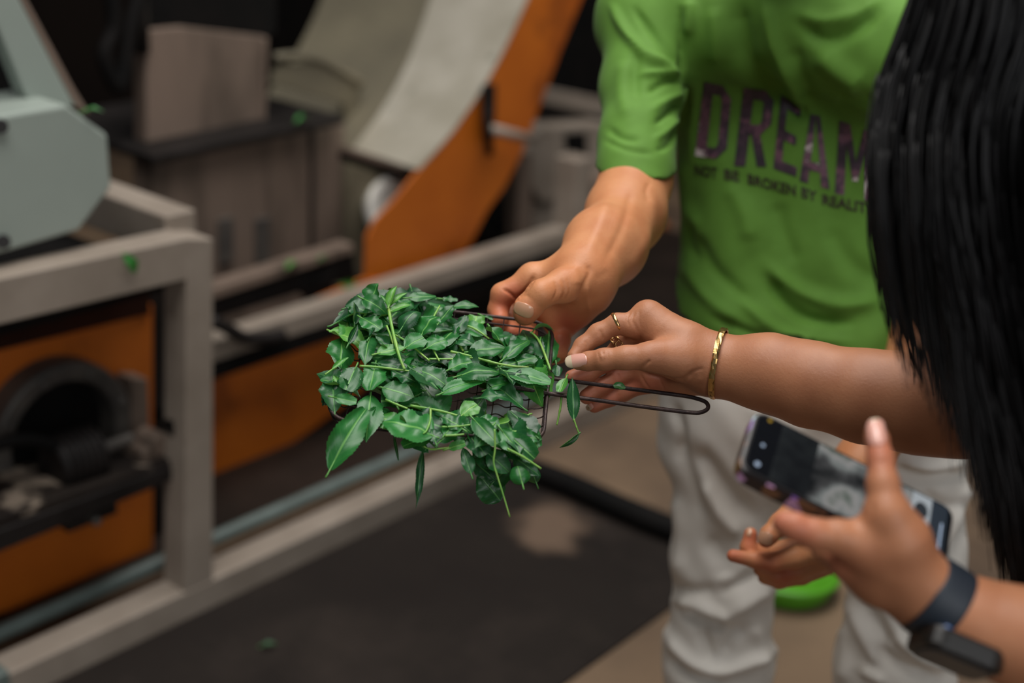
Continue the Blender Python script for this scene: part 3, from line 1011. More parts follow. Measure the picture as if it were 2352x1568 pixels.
def nail(bvh, c, ax, hl, hw, drange, lift=0.0005, nu=13, nv=17, tip=0.0):
    """a curved nail plate laid on the finger: centre c, unit axis ax towards the tip, half length and half width, all in photo pixels.
    Returns vertices, quads and which quads are the free edge."""
    ax = np.asarray(ax, float) / np.hypot(*ax)
    sd = np.array((-ax[1], ax[0]))
    S_, H = [], []
    for a in np.linspace(-0.95, 0.75 if tip else 0.9, 9):
        for b in np.linspace(-0.75, 0.75, 9):
            q = np.asarray(c) + ax * a * hl + sd * b * hw
            r = rays(q[0], q[1])
            l = np.linalg.norm(r)
            h = bvh.ray_cast(Vector(CAM + r * drange[0]), Vector(r / l), (drange[1] - drange[0]) * l)
            if h[0] is not None:
                S_.append((a, b)); H.append((np.array(h[0]) - CAM) @ FWD)
    if len(H) < 12: return None
    S_ = np.array(S_); H = np.array(H)
    med = np.median(H)
    ok = np.abs(H - med) < 0.012
    S_, H = S_[ok], H[ok]
    def basis(a, b): return np.stack([np.ones_like(a), a, b, a * a, a * b, b * b], -1)
    co, *_ = np.linalg.lstsq(basis(S_[:, 0], S_[:, 1]), H, rcond=None)
    V, nrm = [], []
    for i in range(nv):
        a = -1 + 2 * i / (nv - 1)
        wv = (1 - abs(a) ** 4.5) ** 0.32 if a < 0 else (1 - abs(a) ** 3.2) ** 0.4
        wv = max(wv, 0.28)
        for j in range(nu):
            b = (-1 + 2 * j / (nu - 1)) * wv
            q = np.asarray(c) + ax * a * hl + sd * b * hw
            dd = float(basis(np.array(a), np.array(b)) @ co)
            V.append(P(q[0], q[1], dd - lift - 0.0004 * (1 - b * b)))
    nq = nv * nu
    Vb = [v + FWD * 0.0012 for v in V]
    Fc, T = [], []
    for i in range(nv - 1):
        for j in range(nu - 1):
            a = i * nu + j
            Fc.append((a, a + nu, a + nu + 1, a + 1)); T.append(i / (nv - 1) > 1 - tip)
            Fc.append((nq + a, nq + a + 1, nq + a + nu + 1, nq + a + nu)); T.append(i / (nv - 1) > 1 - tip)
    rim = [j for j in range(nu)] + [i * nu + nu - 1 for i in range(1, nv)] + [(nv - 1) * nu + j for j in range(nu - 2, -1, -1)] + [i * nu for i in range(nv - 2, 0, -1)]
    for i in range(len(rim)):
        a, b = rim[i], rim[(i + 1) % len(rim)]
        Fc.append((a, b, nq + b, nq + a)); T.append(False)
    V = V + Vb
    Fa = np.array(Fc)
    # face the camera
    n0 = np.cross(np.array(V[Fa[0][1]]) - V[Fa[0][0]], np.array(V[Fa[0][2]]) - V[Fa[0][0]])
    if n0 @ FWD > 0: Fa = Fa[:, ::-1]
    return np.array(V), Fa, np.array(T)


class Join:
    """one mesh out of several shells"""
    def __init__(s): s.V, s.F, s.M, s.A, s.n = [], [], [], [], 0

    def add(s, V, Fc, mi=0, attr=None):
        s.V.append(V); s.F.append(np.asarray(Fc) + s.n)
        s.M.append(np.broadcast_to(np.asarray(mi), (len(Fc),)).copy())
        s.A.append(attr if attr is not None else np.zeros(len(V)))
        s.n += len(V)

    def out(s): return np.vstack(s.V), np.vstack(s.F), np.concatenate(s.M), np.concatenate(s.A)
# ================================================================ the man
def ZA(z, ox, oy, s):
    return [(ox + a / s, oy + b / s) + tuple(rest) for a, b, *rest in z]
A_ = lambda *z: ZA(z, 1100, 560, 5.227)
W_ = lambda *z: ZA(z, 1280, 680, 5.6)
L_ = lambda *z: ZA(z, 1620, 900, 2.347)

man = thing('person', 'person in a bright green printed t-shirt and beige trousers holding the basket corner', 'person', P(1880, 1800, 2.2) * np.array((1, 1, 0)))
mR, mL = P(1486, 50, 1.96), P(2130, 130, 1.81)
nF = nz(np.cross(mL - mR, Z_)); nF = nF if nF @ FWD < 0 else -nF      # the way he faces
nS = nz(mL - mR)
neck0 = (mR + mL) / 2 + 0.02 * Z_
hips = (P(1690, 900, 2.04), P(2060, 915, 1.99))

# right arm and hand
B = Body()
FA = (nz(P(1300, 560, 1.6) - P(1420, 640, 1.64)), 1.0)
B.group(chain([(1348, 640, 1.598, 0.0300), (1395, 566, 1.665, 0.0405), (1438, 490, 1.755, 0.0440), (1461, 412, 1.800, 0.0400), (1468, 250, 1.882, 0.0360), (1480, 70, 1.955, 0.040)])
        + chain([(1330, 622, 1.588, 0.0235), (1372, 560, 1.64, 0.032)]), 0.03, 0.01)
# palm: back of the hand, heel, web
B.group(chain([(1340, 645, 1.598, 0.029), (1285, 645, 1.605, 0.024), (1226, 640, 1.603, 0.0165)])
        + chain([(1345, 672, 1.61, 0.028), (1318, 705, 1.617, 0.0225), (1292, 738, 1.622, 0.0185)])
        + chain([(1300, 660, 1.62, 0.024), (1245, 690, 1.628, 0.018)])
        + chain([(1226, 640, 1.603, 0.0160), (1285, 742, 1.626, 0.016)]), 0.012, 0.02)
# thumb
B.group(chain(A_((1230, 420, 1.580, 0.0215), (1010, 500, 1.556, 0.0185), (745, 600, 1.538, 0.0148), (590, 765, 1.541, 0.0142), (556, 838, 1.5435, 0.0128))), 0.006, 0.009)
# index, middle, ring, little finger
B.group(chain(A_((640, 450, 1.602, 0.0160), (285, 610, 1.600, 0.0133), (232, 790, 1.602, 0.0115), (255, 905, 1.590, 0.0098))), 0.004, 0.008)
B.group(chain([(1238, 690, 1.63, 0.0135), (1178, 705, 1.635, 0.0125), (1166, 742, 1.618, 0.0112)] + A_((395, 1055, 1.598, 0.0105))), 0.004, 0.006)
B.group(chain([(1262, 715, 1.632, 0.0130), (1212, 735, 1.640, 0.0120), (1205, 770, 1.622, 0.0108)] + A_((600, 1085, 1.605, 0.0100))), 0.004, 0.006)
B.group(chain([(1288, 748, 1.628, 0.0120), (1290, 782, 1.606, 0.0098), (1284, 815, 1.598, 0.0090), (1262, 822, 1.590, 0.0082)]), 0.004, 0.006)
J = Join()
V, Fc, N = polygonise(B, 0.0017)
dr = (1.5, 1.66)
V = fold(V, N, [
    (A_((905, 440), (935, 560), (880, 690)), 2.6, -0.0011, dr), (A_((955, 430), (990, 560), (925, 700)), 2.2, 0.0007, dr), (A_((1000, 420), (1035, 560), (975, 690)), 2.4, -0.0008, dr), (A_((1060, 400), (1090, 560), (1030, 680)), 3, -0.0006, dr),
    (A_((300, 540), (385, 600), (460, 670)), 3.2, -0.0028, dr), (A_((660, 380), (620, 470), (540, 590), (455, 670)), 4.5, -0.0028, dr),
    (A_((430, 640), (520, 600), (620, 650)), 4, -0.0006, dr),
    (A_((1290, 260), (1330, 330), (1270, 480), (1180, 700)), 6, -0.0016, dr), (A_((1140, 260), (1180, 380), (1180, 500)), 10, 0.0016, dr),
    (A_((1310, 500), (1300, 640), (1330, 830)), 5, 0.0012, dr),
    (A_((1400, 420), (1480, 380), (1560, 330)), 9, -0.0005, (1.55, 1.8)),
    ([(1492, 418), (1484, 440), (1490, 465)], 6, -0.0012, (1.6, 1.9)), ([(1400, 440), (1375, 520), (1350, 580)], 16, 0.002, (1.55, 1.85)),
    ([(1450, 440), (1430, 520), (1390, 600)], 10, -0.0015, (1.55, 1.85)), ([(1500, 440), (1490, 540), (1440, 630)], 14, 0.002, (1.55, 1.85))])
bv = bvh_of(V, Fc)
fl = flush_attr(V, A_((545, 900, 1.535), (300, 720, 1.59), (230, 900, 1.585), (400, 1060, 1.59), (600, 1090, 1.595), (1060, 950, 1.60), (1000, 1150, 1.6), (1180, 1000, 1.61), (450, 620, 1.59)), 0.017, 0.85)
J.add(V, Fc, 0, fl)
n = nail(bv, (1100 + 540 / 5.227, 560 + 792 / 5.227), (-0.42, 1.0), 15.5, 24, dr, 0.0003)
if n: J.add(n[0], n[1], 1)

# left arm and hand hanging in front of the trousers
B = Body()
B.group(chain([(2150, 170, 1.84, 0.050), (2165, 480, 1.88, 0.046), (2132, 770, 1.885, 0.041), (2060, 930, 1.84, 0.042), (1975, 1070, 1.80, 0.029), (1955, 1110, 1.795, 0.028)]), 0.03, 0.01)
B.group(chain([(1955, 1110, 1.795, 0.028), (1905, 1190, 1.785, 0.026), (1885, 1235, 1.79, 0.022)]) + chain([(1950, 1130, 1.80, 0.026), (1885, 1215, 1.80, 0.020), (1860, 1265, 1.80, 0.018)]), 0.012, 0.015)
B.group(chain([(1900, 1150, 1.77, 0.019)] + L_((480, 640, 1.755, 0.0150), (400, 715, 1.742, 0.0128), (345, 770, 1.735, 0.0112), (328, 795, 1.735, 0.0100))), 0.005, 0.008)
B.group(chain(L_((640, 830, 1.785, 0.0160), (480, 888, 1.765, 0.0140), (370, 915, 1.755, 0.0115), (270, 905, 1.752, 0.0100), (150, 882, 1.750, 0.0078))), 0.004, 0.007)
B.group(chain(L_((600, 860, 1.80, 0.0150), (420, 900, 1.79, 0.0125), (290, 868, 1.778, 0.0110), (232, 838, 1.772, 0.0100), (244, 765, 1.772, 0.0082))) + chain(L_((620, 800, 1.80, 0.0160), (480, 835, 1.795, 0.0135), (350, 862, 1.785, 0.0100))), 0.004, 0.007)
B.group(chain(L_((640, 900, 1.80, 0.0150), (500, 960, 1.785, 0.0130), (380, 985, 1.778, 0.0115), (300, 955, 1.78, 0.0095))), 0.004, 0.007)
B.group(chain(L_((650, 930, 1.815, 0.0140), (520, 990, 1.80, 0.0115), (400, 1015, 1.792, 0.0105), (320, 1000, 1.795, 0.0085))), 0.004, 0.007)
V, Fc, N = polygonise(B, 0.0021)
bv = bvh_of(V, Fc)
J.add(V, Fc, 0, flush_attr(V, L_((140, 885, 1.745), (330, 850, 1.73), (240, 780, 1.76), (330, 950, 1.75), (430, 1000, 1.77)), 0.02, 0.8))
n = nail(bv, (1620 + 325 / 2.347, 900 + 788 / 2.347), (-0.35, 1.0), 15, 18, (1.65, 1.85), 0.0003)
if n: J.add(n[0], n[1], 1)
n = nail(bv, (1620 + 237 / 2.347, 900 + 755 / 2.347), (0.15, -1.0), 11, 6, (1.65, 1.85), 0.0003)
if n: J.add(n[0], n[1], 1)

ch0, ch1 = P(1668, 190, 2.02), P(2030, 215, 1.95)
be0, be1 = P(1738, 560, 2.05), P(1960, 600, 2.02)
ho0, ho1 = P(1726, 740, 2.055), P(2000, 800, 2.02)
hm0, hm1 = ho0 - 0.12 * Z_, ho1 - 0.12 * Z_
SHIRT = [cap(ch0, ch1, 0.080, 0.088), cap(be0, be1, 0.098, 0.104), cap(ho0, ho1, 0.108, 0.112), cap(hm0, hm1, 0.112, 0.116),
         cap(ch0, be0, 0.080, 0.098), cap(ch1, be1, 0.088, 0.104), cap(be0, ho0, 0.098, 0.108), cap(be1, ho1, 0.104, 0.112), cap(ho0, hm0, 0.108, 0.112), cap(ho1, hm1, 0.112, 0.116),
         cap((ch0 + ch1) / 2, (be0 + be1) / 2, 0.095, 0.104), cap(mR, mL, 0.068, 0.068), cap(mR + 0.05 * nS - 0.02 * Z_, ch0, 0.066, 0.075), cap(mL - 0.05 * nS - 0.02 * Z_, ch1, 0.066, 0.08),
         cap(mR, neck0 + 0.02 * Z_, 0.062, 0.065), cap(mL, neck0 + 0.02 * Z_, 0.062, 0.065)]
# trunk, neck, head and legs
hd = neck0 + 0.235 * Z_ + 0.06 * nF
B = Body()
B.group([cap(c[0], c[1], c[2] - 0.042, c[3] - 0.042) for c in SHIRT], 0.02, 0.03)
B.group([cap(neck0 - 0.03 * Z_ - 0.04 * nF, neck0 + 0.13 * Z_ + 0.01 * nF, 0.05, 0.052)], 0.02, 0.03)
B.group([cap(hd - 0.025 * Z_ - 0.02 * nF, hd + 0.02 * Z_ + 0.01 * nF, 0.078, 0.082), cap(hd - 0.075 * Z_ + 0.035 * nF, hd - 0.03 * Z_ + 0.045 * nF, 0.045, 0.055),
         cap(hd - 0.105 * Z_ + 0.062 * nF, hd - 0.1 * Z_ + 0.05 * nF, 0.02, 0.03)], 0.03, 0.02)
B.group([cap(hd + 0.005 * Z_ + 0.098 * nF, hd - 0.035 * Z_ + 0.112 * nF, 0.009, 0.013), cap(hd - 0.04 * Z_ + 0.1 * nF - 0.016 * nS, hd - 0.04 * Z_ + 0.1 * nF + 0.016 * nS, 0.009, 0.009)], 0.01, 0.01)
B.group([cap(hd + 0.022 * Z_ + 0.088 * nF - 0.045 * nS, hd + 0.022 * Z_ + 0.088 * nF + 0.045 * nS, 0.009, 0.009), cap(hd - 0.068 * Z_ + 0.092 * nF - 0.02 * nS, hd - 0.068 * Z_ + 0.092 * nF + 0.02 * nS, 0.008, 0.008)], 0.01, 0.012)
for sgn in (-1, 1):
    B.group([cap(hd + sgn * 0.084 * nS + 0.015 * Z_, hd + sgn * 0.084 * nS - 0.03 * Z_, 0.014, 0.009, (nS, 0.6))], 0.01, 0.008)
legs = []
for (x, x2, d) in ((1668, 1662, 2.05), (2075, 2092, 2.0)):
    top = P(x, 960, d)
    kn = P((x + x2) / 2, 1290, d + 0.075)
    an = np.array((kn[0] + (kn[0] - top[0]) * 0.5 + 0.01, kn[1] + 0.02, 0.085))
    legs.append((top, kn, an))
    B.group([cap(top, kn, 0.062, 0.048), cap(kn, an, 0.045, 0.034)], 0.03, 0.03)
V, Fc, N = polygonise(B, 0.007)
J.add(V, Fc, 0)
V, Fc, mi, at = J.out()
body = mesh_obj('body', V, Fc, [M['skin_m'], M['nail_m']], man, midx=mi, attr={'flush': at})

# short hair above the frame
B = Body(); B.group([cap(hd + 0.02 * Z_ - 0.03 * nF, hd + 0.045 * Z_ + 0.01 * nF, 0.084, 0.083)], 0.02).cut(hd + 0.02 * Z_ + 0.05 * nF, nz(-Z_ + 0.9 * nF))
V, Fc, N = polygonise(B, 0.008)
mesh_obj('hair', V, Fc, M['brow'], man)

# ---------------------------------------------------------------- t-shirt
B = Body()
B.group(SHIRT, 0.03, 0.03)
sl = chain([(1490, 40, 1.955, 0.064), (1476, 200, 1.895, 0.0540), (1462, 330, 1.832, 0.0470), (1459, 392, 1.803, 0.0462), (1456, 450, 1.775, 0.046)])
B.group(sl, 0.02, 0.022)
sl2 = chain([(2135, 140, 1.83, 0.064), (2160, 400, 1.875, 0.058), (2155, 600, 1.885, 0.054), (2145, 700, 1.885, 0.052)])
B.group(sl2, 0.02, 0.022)
zh = P(1900, 806, 1.905)[2]
# right sleeve ends in a plane across the arm; the rest of the shirt hangs down to the hem
q0, q1, q2 = P(1380, 384, 1.81), P(1540, 392, 1.81), P(1470, 408, 1.755)
hn = nz(np.cross(q1 - q0, q2 - q0)); hn = hn if hn[2] < 0 else -hn


class Shirt(Body):
    pass


_ev = evaluate


def evaluate(B, p, sel=None):
    d = _ev(B, p, sel)
    if isinstance(B, Shirt):
        x, y, dd = to_px(p)
        side = (x < 1552 + 0.02 * (y - 380)) & (y > 300)
        pl = np.where(side, (p - q0) @ hn, -1.0)
        d = np.maximum(d, pl)
        d = np.maximum(d, zh + 0.006 * np.sin(p[:, 0] * 38) - p[:, 2])
    return d


SB = Shirt(); SB.G = B.G
nh = P(1950, -88, 1.895)
SB.hole(nh, nh + 0.15 * Z_ + 0.03 * nF, 0.066, 0.09, 0.008)
V, Fc, N = polygonise(SB, 0.0042)
K = lambda *z: ZA(z, 1350, 0, 2.8)
sd_ = (1.6, 2.2)
V = fold(V, N, [
    # sleeve: creases running out of the armpit
    (K((610, 470), (480, 420), (330, 330), (180, 60)), 9, 0.006), (K((600, 440), (440, 250), (300, 60)), 8, -0.006), (K((600, 520), (500, 530), (380, 600)), 8, -0.006), (K((590, 480), (470, 470), (340, 480)), 7, 0.005),
    (K((610, 600), (520, 640), (400, 720)), 8, 0.005), (K((605, 660), (530, 720), (430, 800)), 7, -0.006), (K((590, 760), (500, 850), (430, 900)), 8, 0.005), (K((590, 820), (520, 930), (440, 970)), 6, -0.004),
    (K((230, 380), (220, 600), (260, 760)), 18, 0.005), (K((130, 830), (230, 890), (330, 900)), 8, -0.004), (K((110, 900), (250, 960), (420, 990)), 7, -0.003), (K((330, 330), (300, 480), (320, 640)), 12, -0.004),
    (K((150, 40), (250, 240), (420, 370), (570, 410)), 8, 0.005),
    # armhole seam
    (K((590, 60), (600, 250), (615, 420), (640, 600), (650, 800)), 7, -0.008),
    # chest: hanging folds
    (K((650, 0), (655, 120), (630, 220)), 14, 0.008), (K((960, -20), (990, 200), (1050, 420), (1180, 560), (1280, 660)), 26, -0.014), (K((1130, -20), (1180, 240), (1280, 500), (1400, 700)), 16, 0.009),
    (K((800, 40), (830, 260), (830, 420)), 20, 0.007), (K((1390, 170), (1520, 260), (1700, 210), (1900, 40)), 16, -0.008), (K((1340, 80), (1500, 130), (1700, 110), (1880, 20)), 16, 0.009), (K((1480, 330), (1640, 480), (1760, 560)), 26, 0.012),
    (K((1330, 300), (1380, 500), (1450, 650)), 18, -0.006), (K((1260, 640), (1340, 720), (1420, 700)), 14, -0.010), (K((1600, 620), (1700, 660), (1840, 620)), 18, -0.006),
    (K((690, 500), (670, 800), (680, 1100)), 14, 0.006), (K((620, 1000), (640, 1300), (700, 1480)), 14, 0.008), (K((900, 1180), (1000, 1350), (1050, 1560)), 22, 0.007), (K((1200, 1300), (1260, 1500), (1340, 1700)), 22, -0.007),
    # belly
    ([(1765, 640), (1800, 690), (1860, 730), (1950, 740)], 13, -0.012), ([(1760, 610), (1830, 665), (1930, 700), (2020, 690)], 18, 0.010), ([(1590, 540), (1640, 620), (1720, 690)], 18, -0.007), ([(1570, 600), (1620, 680), (1700, 740)], 16, 0.007),
    ([(1700, 690), (1800, 765), (1950, 785)], 13, 0.007), ([(1640, 730), (1740, 770), (1820, 790)], 10, -0.006), ([(1900, 520), (1950, 600), (2020, 650)], 24, -0.006), ([(1590, 500), (1580, 560), (1600, 600)], 10, -0.006),
])
N = normals(V, Fc)
V = V + N * (0.0012 * np.sin(V[:, 0] * 61 + 3 * np.sin(V[:, 2] * 23)) * np.sin(V[:, 2] * 47 + 2 * np.sin(V[:, 0] * 31)))[:, None]
shirt = mesh_obj('t_shirt', V, Fc, M['shirt'], man)
shirt['label'] = 'bright green t-shirt with a printed slogan'
sb = bvh_of(V, Fc)


def on_shirt(x, y, lift):
    r = rays(x, y); l = np.linalg.norm(r)
    h = sb.ray_cast(Vector(CAM + r * 1.6), Vector(r / l), 1.2)
    if h[0] is None: return None
    nn = np.array(h[1]); nn = nn if nn @ FWD < 0 else -nn
    return np.array(h[0]) + nn * lift


def print_quads(quads, mat, name, lift, nu=5, nv=10):
    Vv, Ff = [], []
    for q in quads:
        q = np.asarray(q, float)
        n0 = len(Vv); ok = True; loc = []
        for j in range(nv + 1):
            for i in range(nu + 1):
                a, b = i / nu, j / nv
                p = (1 - a) * (1 - b) * q[0] + a * (1 - b) * q[1] + a * b * q[2] + (1 - a) * b * q[3]
                h = on_shirt(p[0], p[1], lift)
                if h is None: ok = False; break
                loc.append(h)
            if not ok: break
        if not ok: continue
        Vv += loc
        for j in range(nv):
            for i in range(nu):
                a = n0 + j * (nu + 1) + i
                Ff.append((a, a + nu + 1, a + nu + 2, a + 1))
    return mesh_obj(name, Vv, Ff, mat, shirt, smooth=True)


def letter(ch, quad):
    """strokes of a tall condensed capital, mapped into the four corners of quad (top left, top right, bottom right, bottom left), px"""
    quad = np.asarray(quad, float)
    def mp(x, y):
        return (1 - x) * (1 - y) * quad[0] + x * (1 - y) * quad[1] + x * y * quad[2] + (1 - x) * y * quad[3]
    def Q(*c): return [mp(*p) for p in c]
    t = 0.35; hh = 0.14
    if ch == 'D':
        return [Q((0, 0), (t, 0), (t, 1), (0, 1)), Q((t, 0), (0.68, 0), (0.62, hh), (t, hh)), Q((t, 1 - hh), (0.62, 1 - hh), (0.68, 1), (t, 1)),
                Q((0.68, 0), (1, 0.16), (0.70, 0.20), (0.62, hh)), Q((0.70, 0.20), (1, 0.16), (1, 0.84), (0.70, 0.80)), Q((0.70, 0.80), (1, 0.84), (0.68, 1), (0.62, 1 - hh))]
    if ch == 'R':
        return [Q((0, 0), (t, 0), (t, 1), (0, 1)), Q((t, 0), (0.68, 0), (0.62, hh), (t, hh)), Q((t, 0.46), (0.62, 0.46), (0.68, 0.59), (t, 0.59)),
                Q((0.68, 0), (1, 0.13), (0.70, 0.17), (0.62, hh)), Q((0.70, 0.17), (1, 0.13), (1, 0.44), (0.70, 0.42)), Q((0.70, 0.42), (1, 0.44), (0.68, 0.59), (0.62, 0.46)),
                Q((0.40, 0.56), (0.68, 0.56), (1.0, 1), (0.70, 1))]
    if ch == 'E':
        return [Q((0, 0), (0.34, 0), (0.34, 1), (0, 1)), Q((0.34, 0), (1, 0), (1, hh), (0.34, hh)), Q((0.34, 0.43), (0.88, 0.43), (0.88, 0.56), (0.34, 0.56)), Q((0.34, 1 - hh), (1, 1 - hh), (1, 1), (0.34, 1))]
    if ch == 'A':
        return [Q((0.32, 0), (0.52, 0), (0.28, 1), (0, 1)), Q((0.52, 0), (0.68, 0), (1, 1), (0.72, 1)), Q((0.36, 0.68), (0.64, 0.68), (0.68, 0.80), (0.32, 0.80))]
    if ch == 'M':
        return [Q((0, 0), (0.24, 0), (0.24, 1), (0, 1)), Q((0.76, 0), (1, 0), (1, 1), (0.76, 1)), Q((0.10, 0), (0.30, 0), (0.58, 0.72), (0.44, 0.78)), Q((0.70, 0), (0.90, 0), (0.56, 0.78), (0.42, 0.72))]
    if ch == 'S':
        return [Q((0, 0), (1, 0), (1, hh), (0, hh)), Q((0, hh), (t, hh), (t, 0.45), (0, 0.45)), Q((0, 0.43), (1, 0.43), (1, 0.56), (0, 0.56)), Q((0.7, 0.55), (1, 0.55), (1, 0.87), (0.7, 0.87)), Q((0, 0.87), (1, 0.87), (1, 1), (0, 1))]


qs = []
for ch, z in (('D', ((748, 522), (928, 560), (890, 1030), (692, 1000))), ('R', ((1006, 560), (1205, 585), (1150, 1072), (942, 1068))), ('E', ((1246, 606), (1372, 700), (1342, 1136), (1196, 1082))),
              ('A', ((1382, 726), (1548, 752), (1556, 1216), (1362, 1162))), ('M', ((1622, 772), (1850, 850), (1840, 1300), (1588, 1240)))):
    qs += letter(ch, K(*z))
print_quads(qs, M['galaxy'], 'slogan_print', 0.0014)

def text_tris(txt):
    c = bpy.data.curves.new('txt', 'FONT'); c.body = txt; c.resolution_u = 3; c.offset = 0.025
    o = bpy.data.objects.new('txt', c); COL.objects.link(o)
    dg = bpy.context.evaluated_depsgraph_get()
    me = o.evaluated_get(dg).to_mesh()
    v = np.array([x.co[:2] for x in me.vertices]); f = [tuple(p.vertices) for p in me.polygons]
    o.evaluated_get(dg).to_mesh_clear()
    bpy.data.objects.remove(o); bpy.data.curves.remove(c)
    return v, f
Vv, Ff = [], []
for txt, a, b in (('NOT', (1597, 402), (1648, 410)), ('BE', (1664, 412), (1699, 418)), ('BROKEN', (1718, 423), (1828, 450)), ('BY', (1841, 453), (1876, 464)), ('REALITY', (1889, 470), (2012, 494))):
    v, f = text_tris(txt)
    lo, hi = v.min(0), v.max(0)
    n0 = len(Vv)
    for x, y in v:
        s_ = (x - lo[0]) / (hi[0] - lo[0])
        px = a[0] + s_ * (b[0] - a[0]); py = a[1] + s_ * (b[1] - a[1]) - (y - lo[1]) / (hi[1] - lo[1]) * 25
        h = on_shirt(px, py, 0.0014)
        Vv.append(h if h is not None else P(px, py, 1.9))
    Ff += [tuple(i + n0 for i in q) for q in f]
mesh_obj('caption_print', Vv, Ff, M['caption'], shirt, smooth=False)

# ---------------------------------------------------------------- trousers and shoes
B = Body()
h0, h1 = P(1672, 880, 2.055), P(2050, 905, 2.01)
prs = [cap(h0, h1, 0.098, 0.102), cap(h0 - 0.08 * Z_, h1 - 0.08 * Z_, 0.095, 0.10)]
for (top, kn, an), rr in zip(legs, (0.079, 0.084)):
    mid = kn + (an - kn) * 0.42
    prs += [cap(top, kn, rr, rr * 0.93), cap(kn, mid, rr * 0.93, rr * 1.02), cap(mid, an, rr * 1.0, rr * 0.78)]
B.group(prs, 0.03)
V, Fc, N = polygonise(B, 0.005)
K7 = lambda *z: ZA(z, 1500, 780, 1.9895)
V = fold(V, N, [
    (K7((190, 510), (260, 570), (340, 680), (480, 830)), 20, -0.013), (K7((120, 480), (170, 640), (240, 820)), 16, -0.008), (K7((230, 640), (300, 780), (400, 900)), 18, 0.010), (K7((110, 700), (130, 900), (120, 1080)), 14, 0.008),
    (K7((110, 1190), (230, 1220), (370, 1280)), 14, 0.013), (K7((140, 1240), (230, 1290), (330, 1300)), 16, -0.015), (K7((300, 1160), (400, 1120), (500, 1060)), 16, -0.010), (K7((330, 1250), (430, 1200), (540, 1140)), 14, 0.009),
    (K7((210, 1330), (240, 1400), (260, 1470)), 13, -0.010), (K7((330, 1440), (360, 1360), (420, 1310)), 13, -0.008), (K7((70, 1330), (130, 1420), (220, 1490), (330, 1510), (460, 1460), (580, 1400)), 15, 0.013),
    (K7((60, 1440), (160, 1540), (340, 1570)), 16, -0.012), (K7((90, 1110), (180, 1150), (280, 1140)), 14, -0.007), (K7((250, 900), (320, 1010), (330, 1090)), 20, -0.007), (K7((450, 1300), (490, 1400), (480, 1500)), 16, 0.007),
    (K7((1110, 590), (1250, 640), (1420, 600)), 16, -0.012), (K7((1130, 560), (1280, 590), (1430, 560)), 14, 0.010), (K7((1450, 650), (1380, 820), (1300, 980)), 18, 0.012), (K7((1440, 760), (1370, 950), (1340, 1060)), 16, -0.010),
    (K7((1230, 690), (1330, 760), (1440, 740)), 14, -0.008), (K7((960, 1180), (1010, 1290), (1110, 1400)), 18, -0.012), (K7((900, 1180), (960, 1340), (1040, 1480)), 16, 0.010), (K7((1100, 1330), (1200, 1430), (1330, 1500)), 14, 0.012),
    (K7((1020, 1400), (1120, 1490), (1280, 1540)), 13, -0.012), (K7((1070, 1230), (1170, 1330), (1260, 1380)), 14, -0.008), (K7((870, 1300), (880, 1450), (870, 1560)), 14, 0.008), (K7((960, 1500), (1060, 1560)), 12, 0.010),
    (K7((420, 250), (560, 330), (700, 380)), 20, -0.006), (K7((90, 300), (130, 420), (120, 520)), 12, -0.010)])
N = normals(V, Fc)
V = V + N * (0.0022 * np.sin(V[:, 2] * 58 + 4 * np.sin(V[:, 0] * 19)) * np.sin(V[:, 0] * 33 + V[:, 2] * 24))[:, None]
mesh_obj('trousers', V, Fc, M['pants'], man)
for top, kn, an in legs:
    B = Body(); fwd = nz(nF * np.array((1, 1, 0)))
    f0 = np.array((an[0], an[1], 0.036))
    B.group([cap(f0 - 0.03 * fwd, f0 + 0.14 * fwd, 0.036, 0.034), cap(f0 + 0.03 * Z_, f0 + 0.05 * fwd + 0.02 * Z_, 0.036, 0.034)], 0.02).cut((0, 0, 0.001), (0, 0, -1))
    V, Fc, N = polygonise(B, 0.006)
    mesh_obj('shoe', V, Fc, M['shoe'], man)

# ================================================================ the woman
woman = thing('person', 'person with long black hair, phone in the left hand, right hand reaching for the leaves', 'person', P(2700, 1500, 1.25) * np.array((1, 1, 0)))
wR, wL = P(2372, 340, 1.33), P(2650, 440, 1.04)
B = Body()
# right forearm
B.group(chain([(1640, 832, 1.499, 0.0262), (1765, 853, 1.482, 0.0355), (1860, 882, 1.464, 0.0405), (1990, 910, 1.440, 0.0440), (2110, 925, 1.420, 0.0475), (2215, 930, 1.402, 0.0470)])
        + chain([(1640, 846, 1.501, 0.0255), (1765, 862, 1.49, 0.033)]), 0.02, 0.01)
B.group(chain([(2215, 930, 1.402, 0.0470), (2300, 640, 1.37, 0.044)]) + [cap(P(2300, 640, 1.37), wR, 0.044, 0.05)], 0.02, 0.025)
# palm and thenar
B.group(chain(W_((2030, 800, 1.501, 0.0258), (1620, 640, 1.502, 0.0255), (1320, 420, 1.510, 0.0195), (1165, 262, 1.513, 0.0150)))
        + chain(W_((1990, 900, 1.497, 0.0245), (1640, 820, 1.486, 0.0205), (1330, 770, 1.478, 0.0160)))
        + chain(W_((2010, 1000, 1.512, 0.0240), (1640, 1060, 1.524, 0.0165), (1230, 1060, 1.540, 0.0125)))
        + chain(W_((1165, 262, 1.516, 0.0150), (1160, 560, 1.532, 0.0160), (1150, 900, 1.545, 0.0150), (1180, 1080, 1.548, 0.0130)))
        + chain(W_((1600, 700, 1.515, 0.024), (1250, 700, 1.53, 0.018))), 0.012, 0.012)
# thumb
B.group(chain(W_((1560, 815, 1.484, 0.0195), (1180, 778, 1.474, 0.0145), (880, 790, 1.473, 0.0117), (600, 812, 1.478, 0.0108), (400, 836, 1.484, 0.0093), (270, 856, 1.488, 0.0076))), 0.006, 0.008)
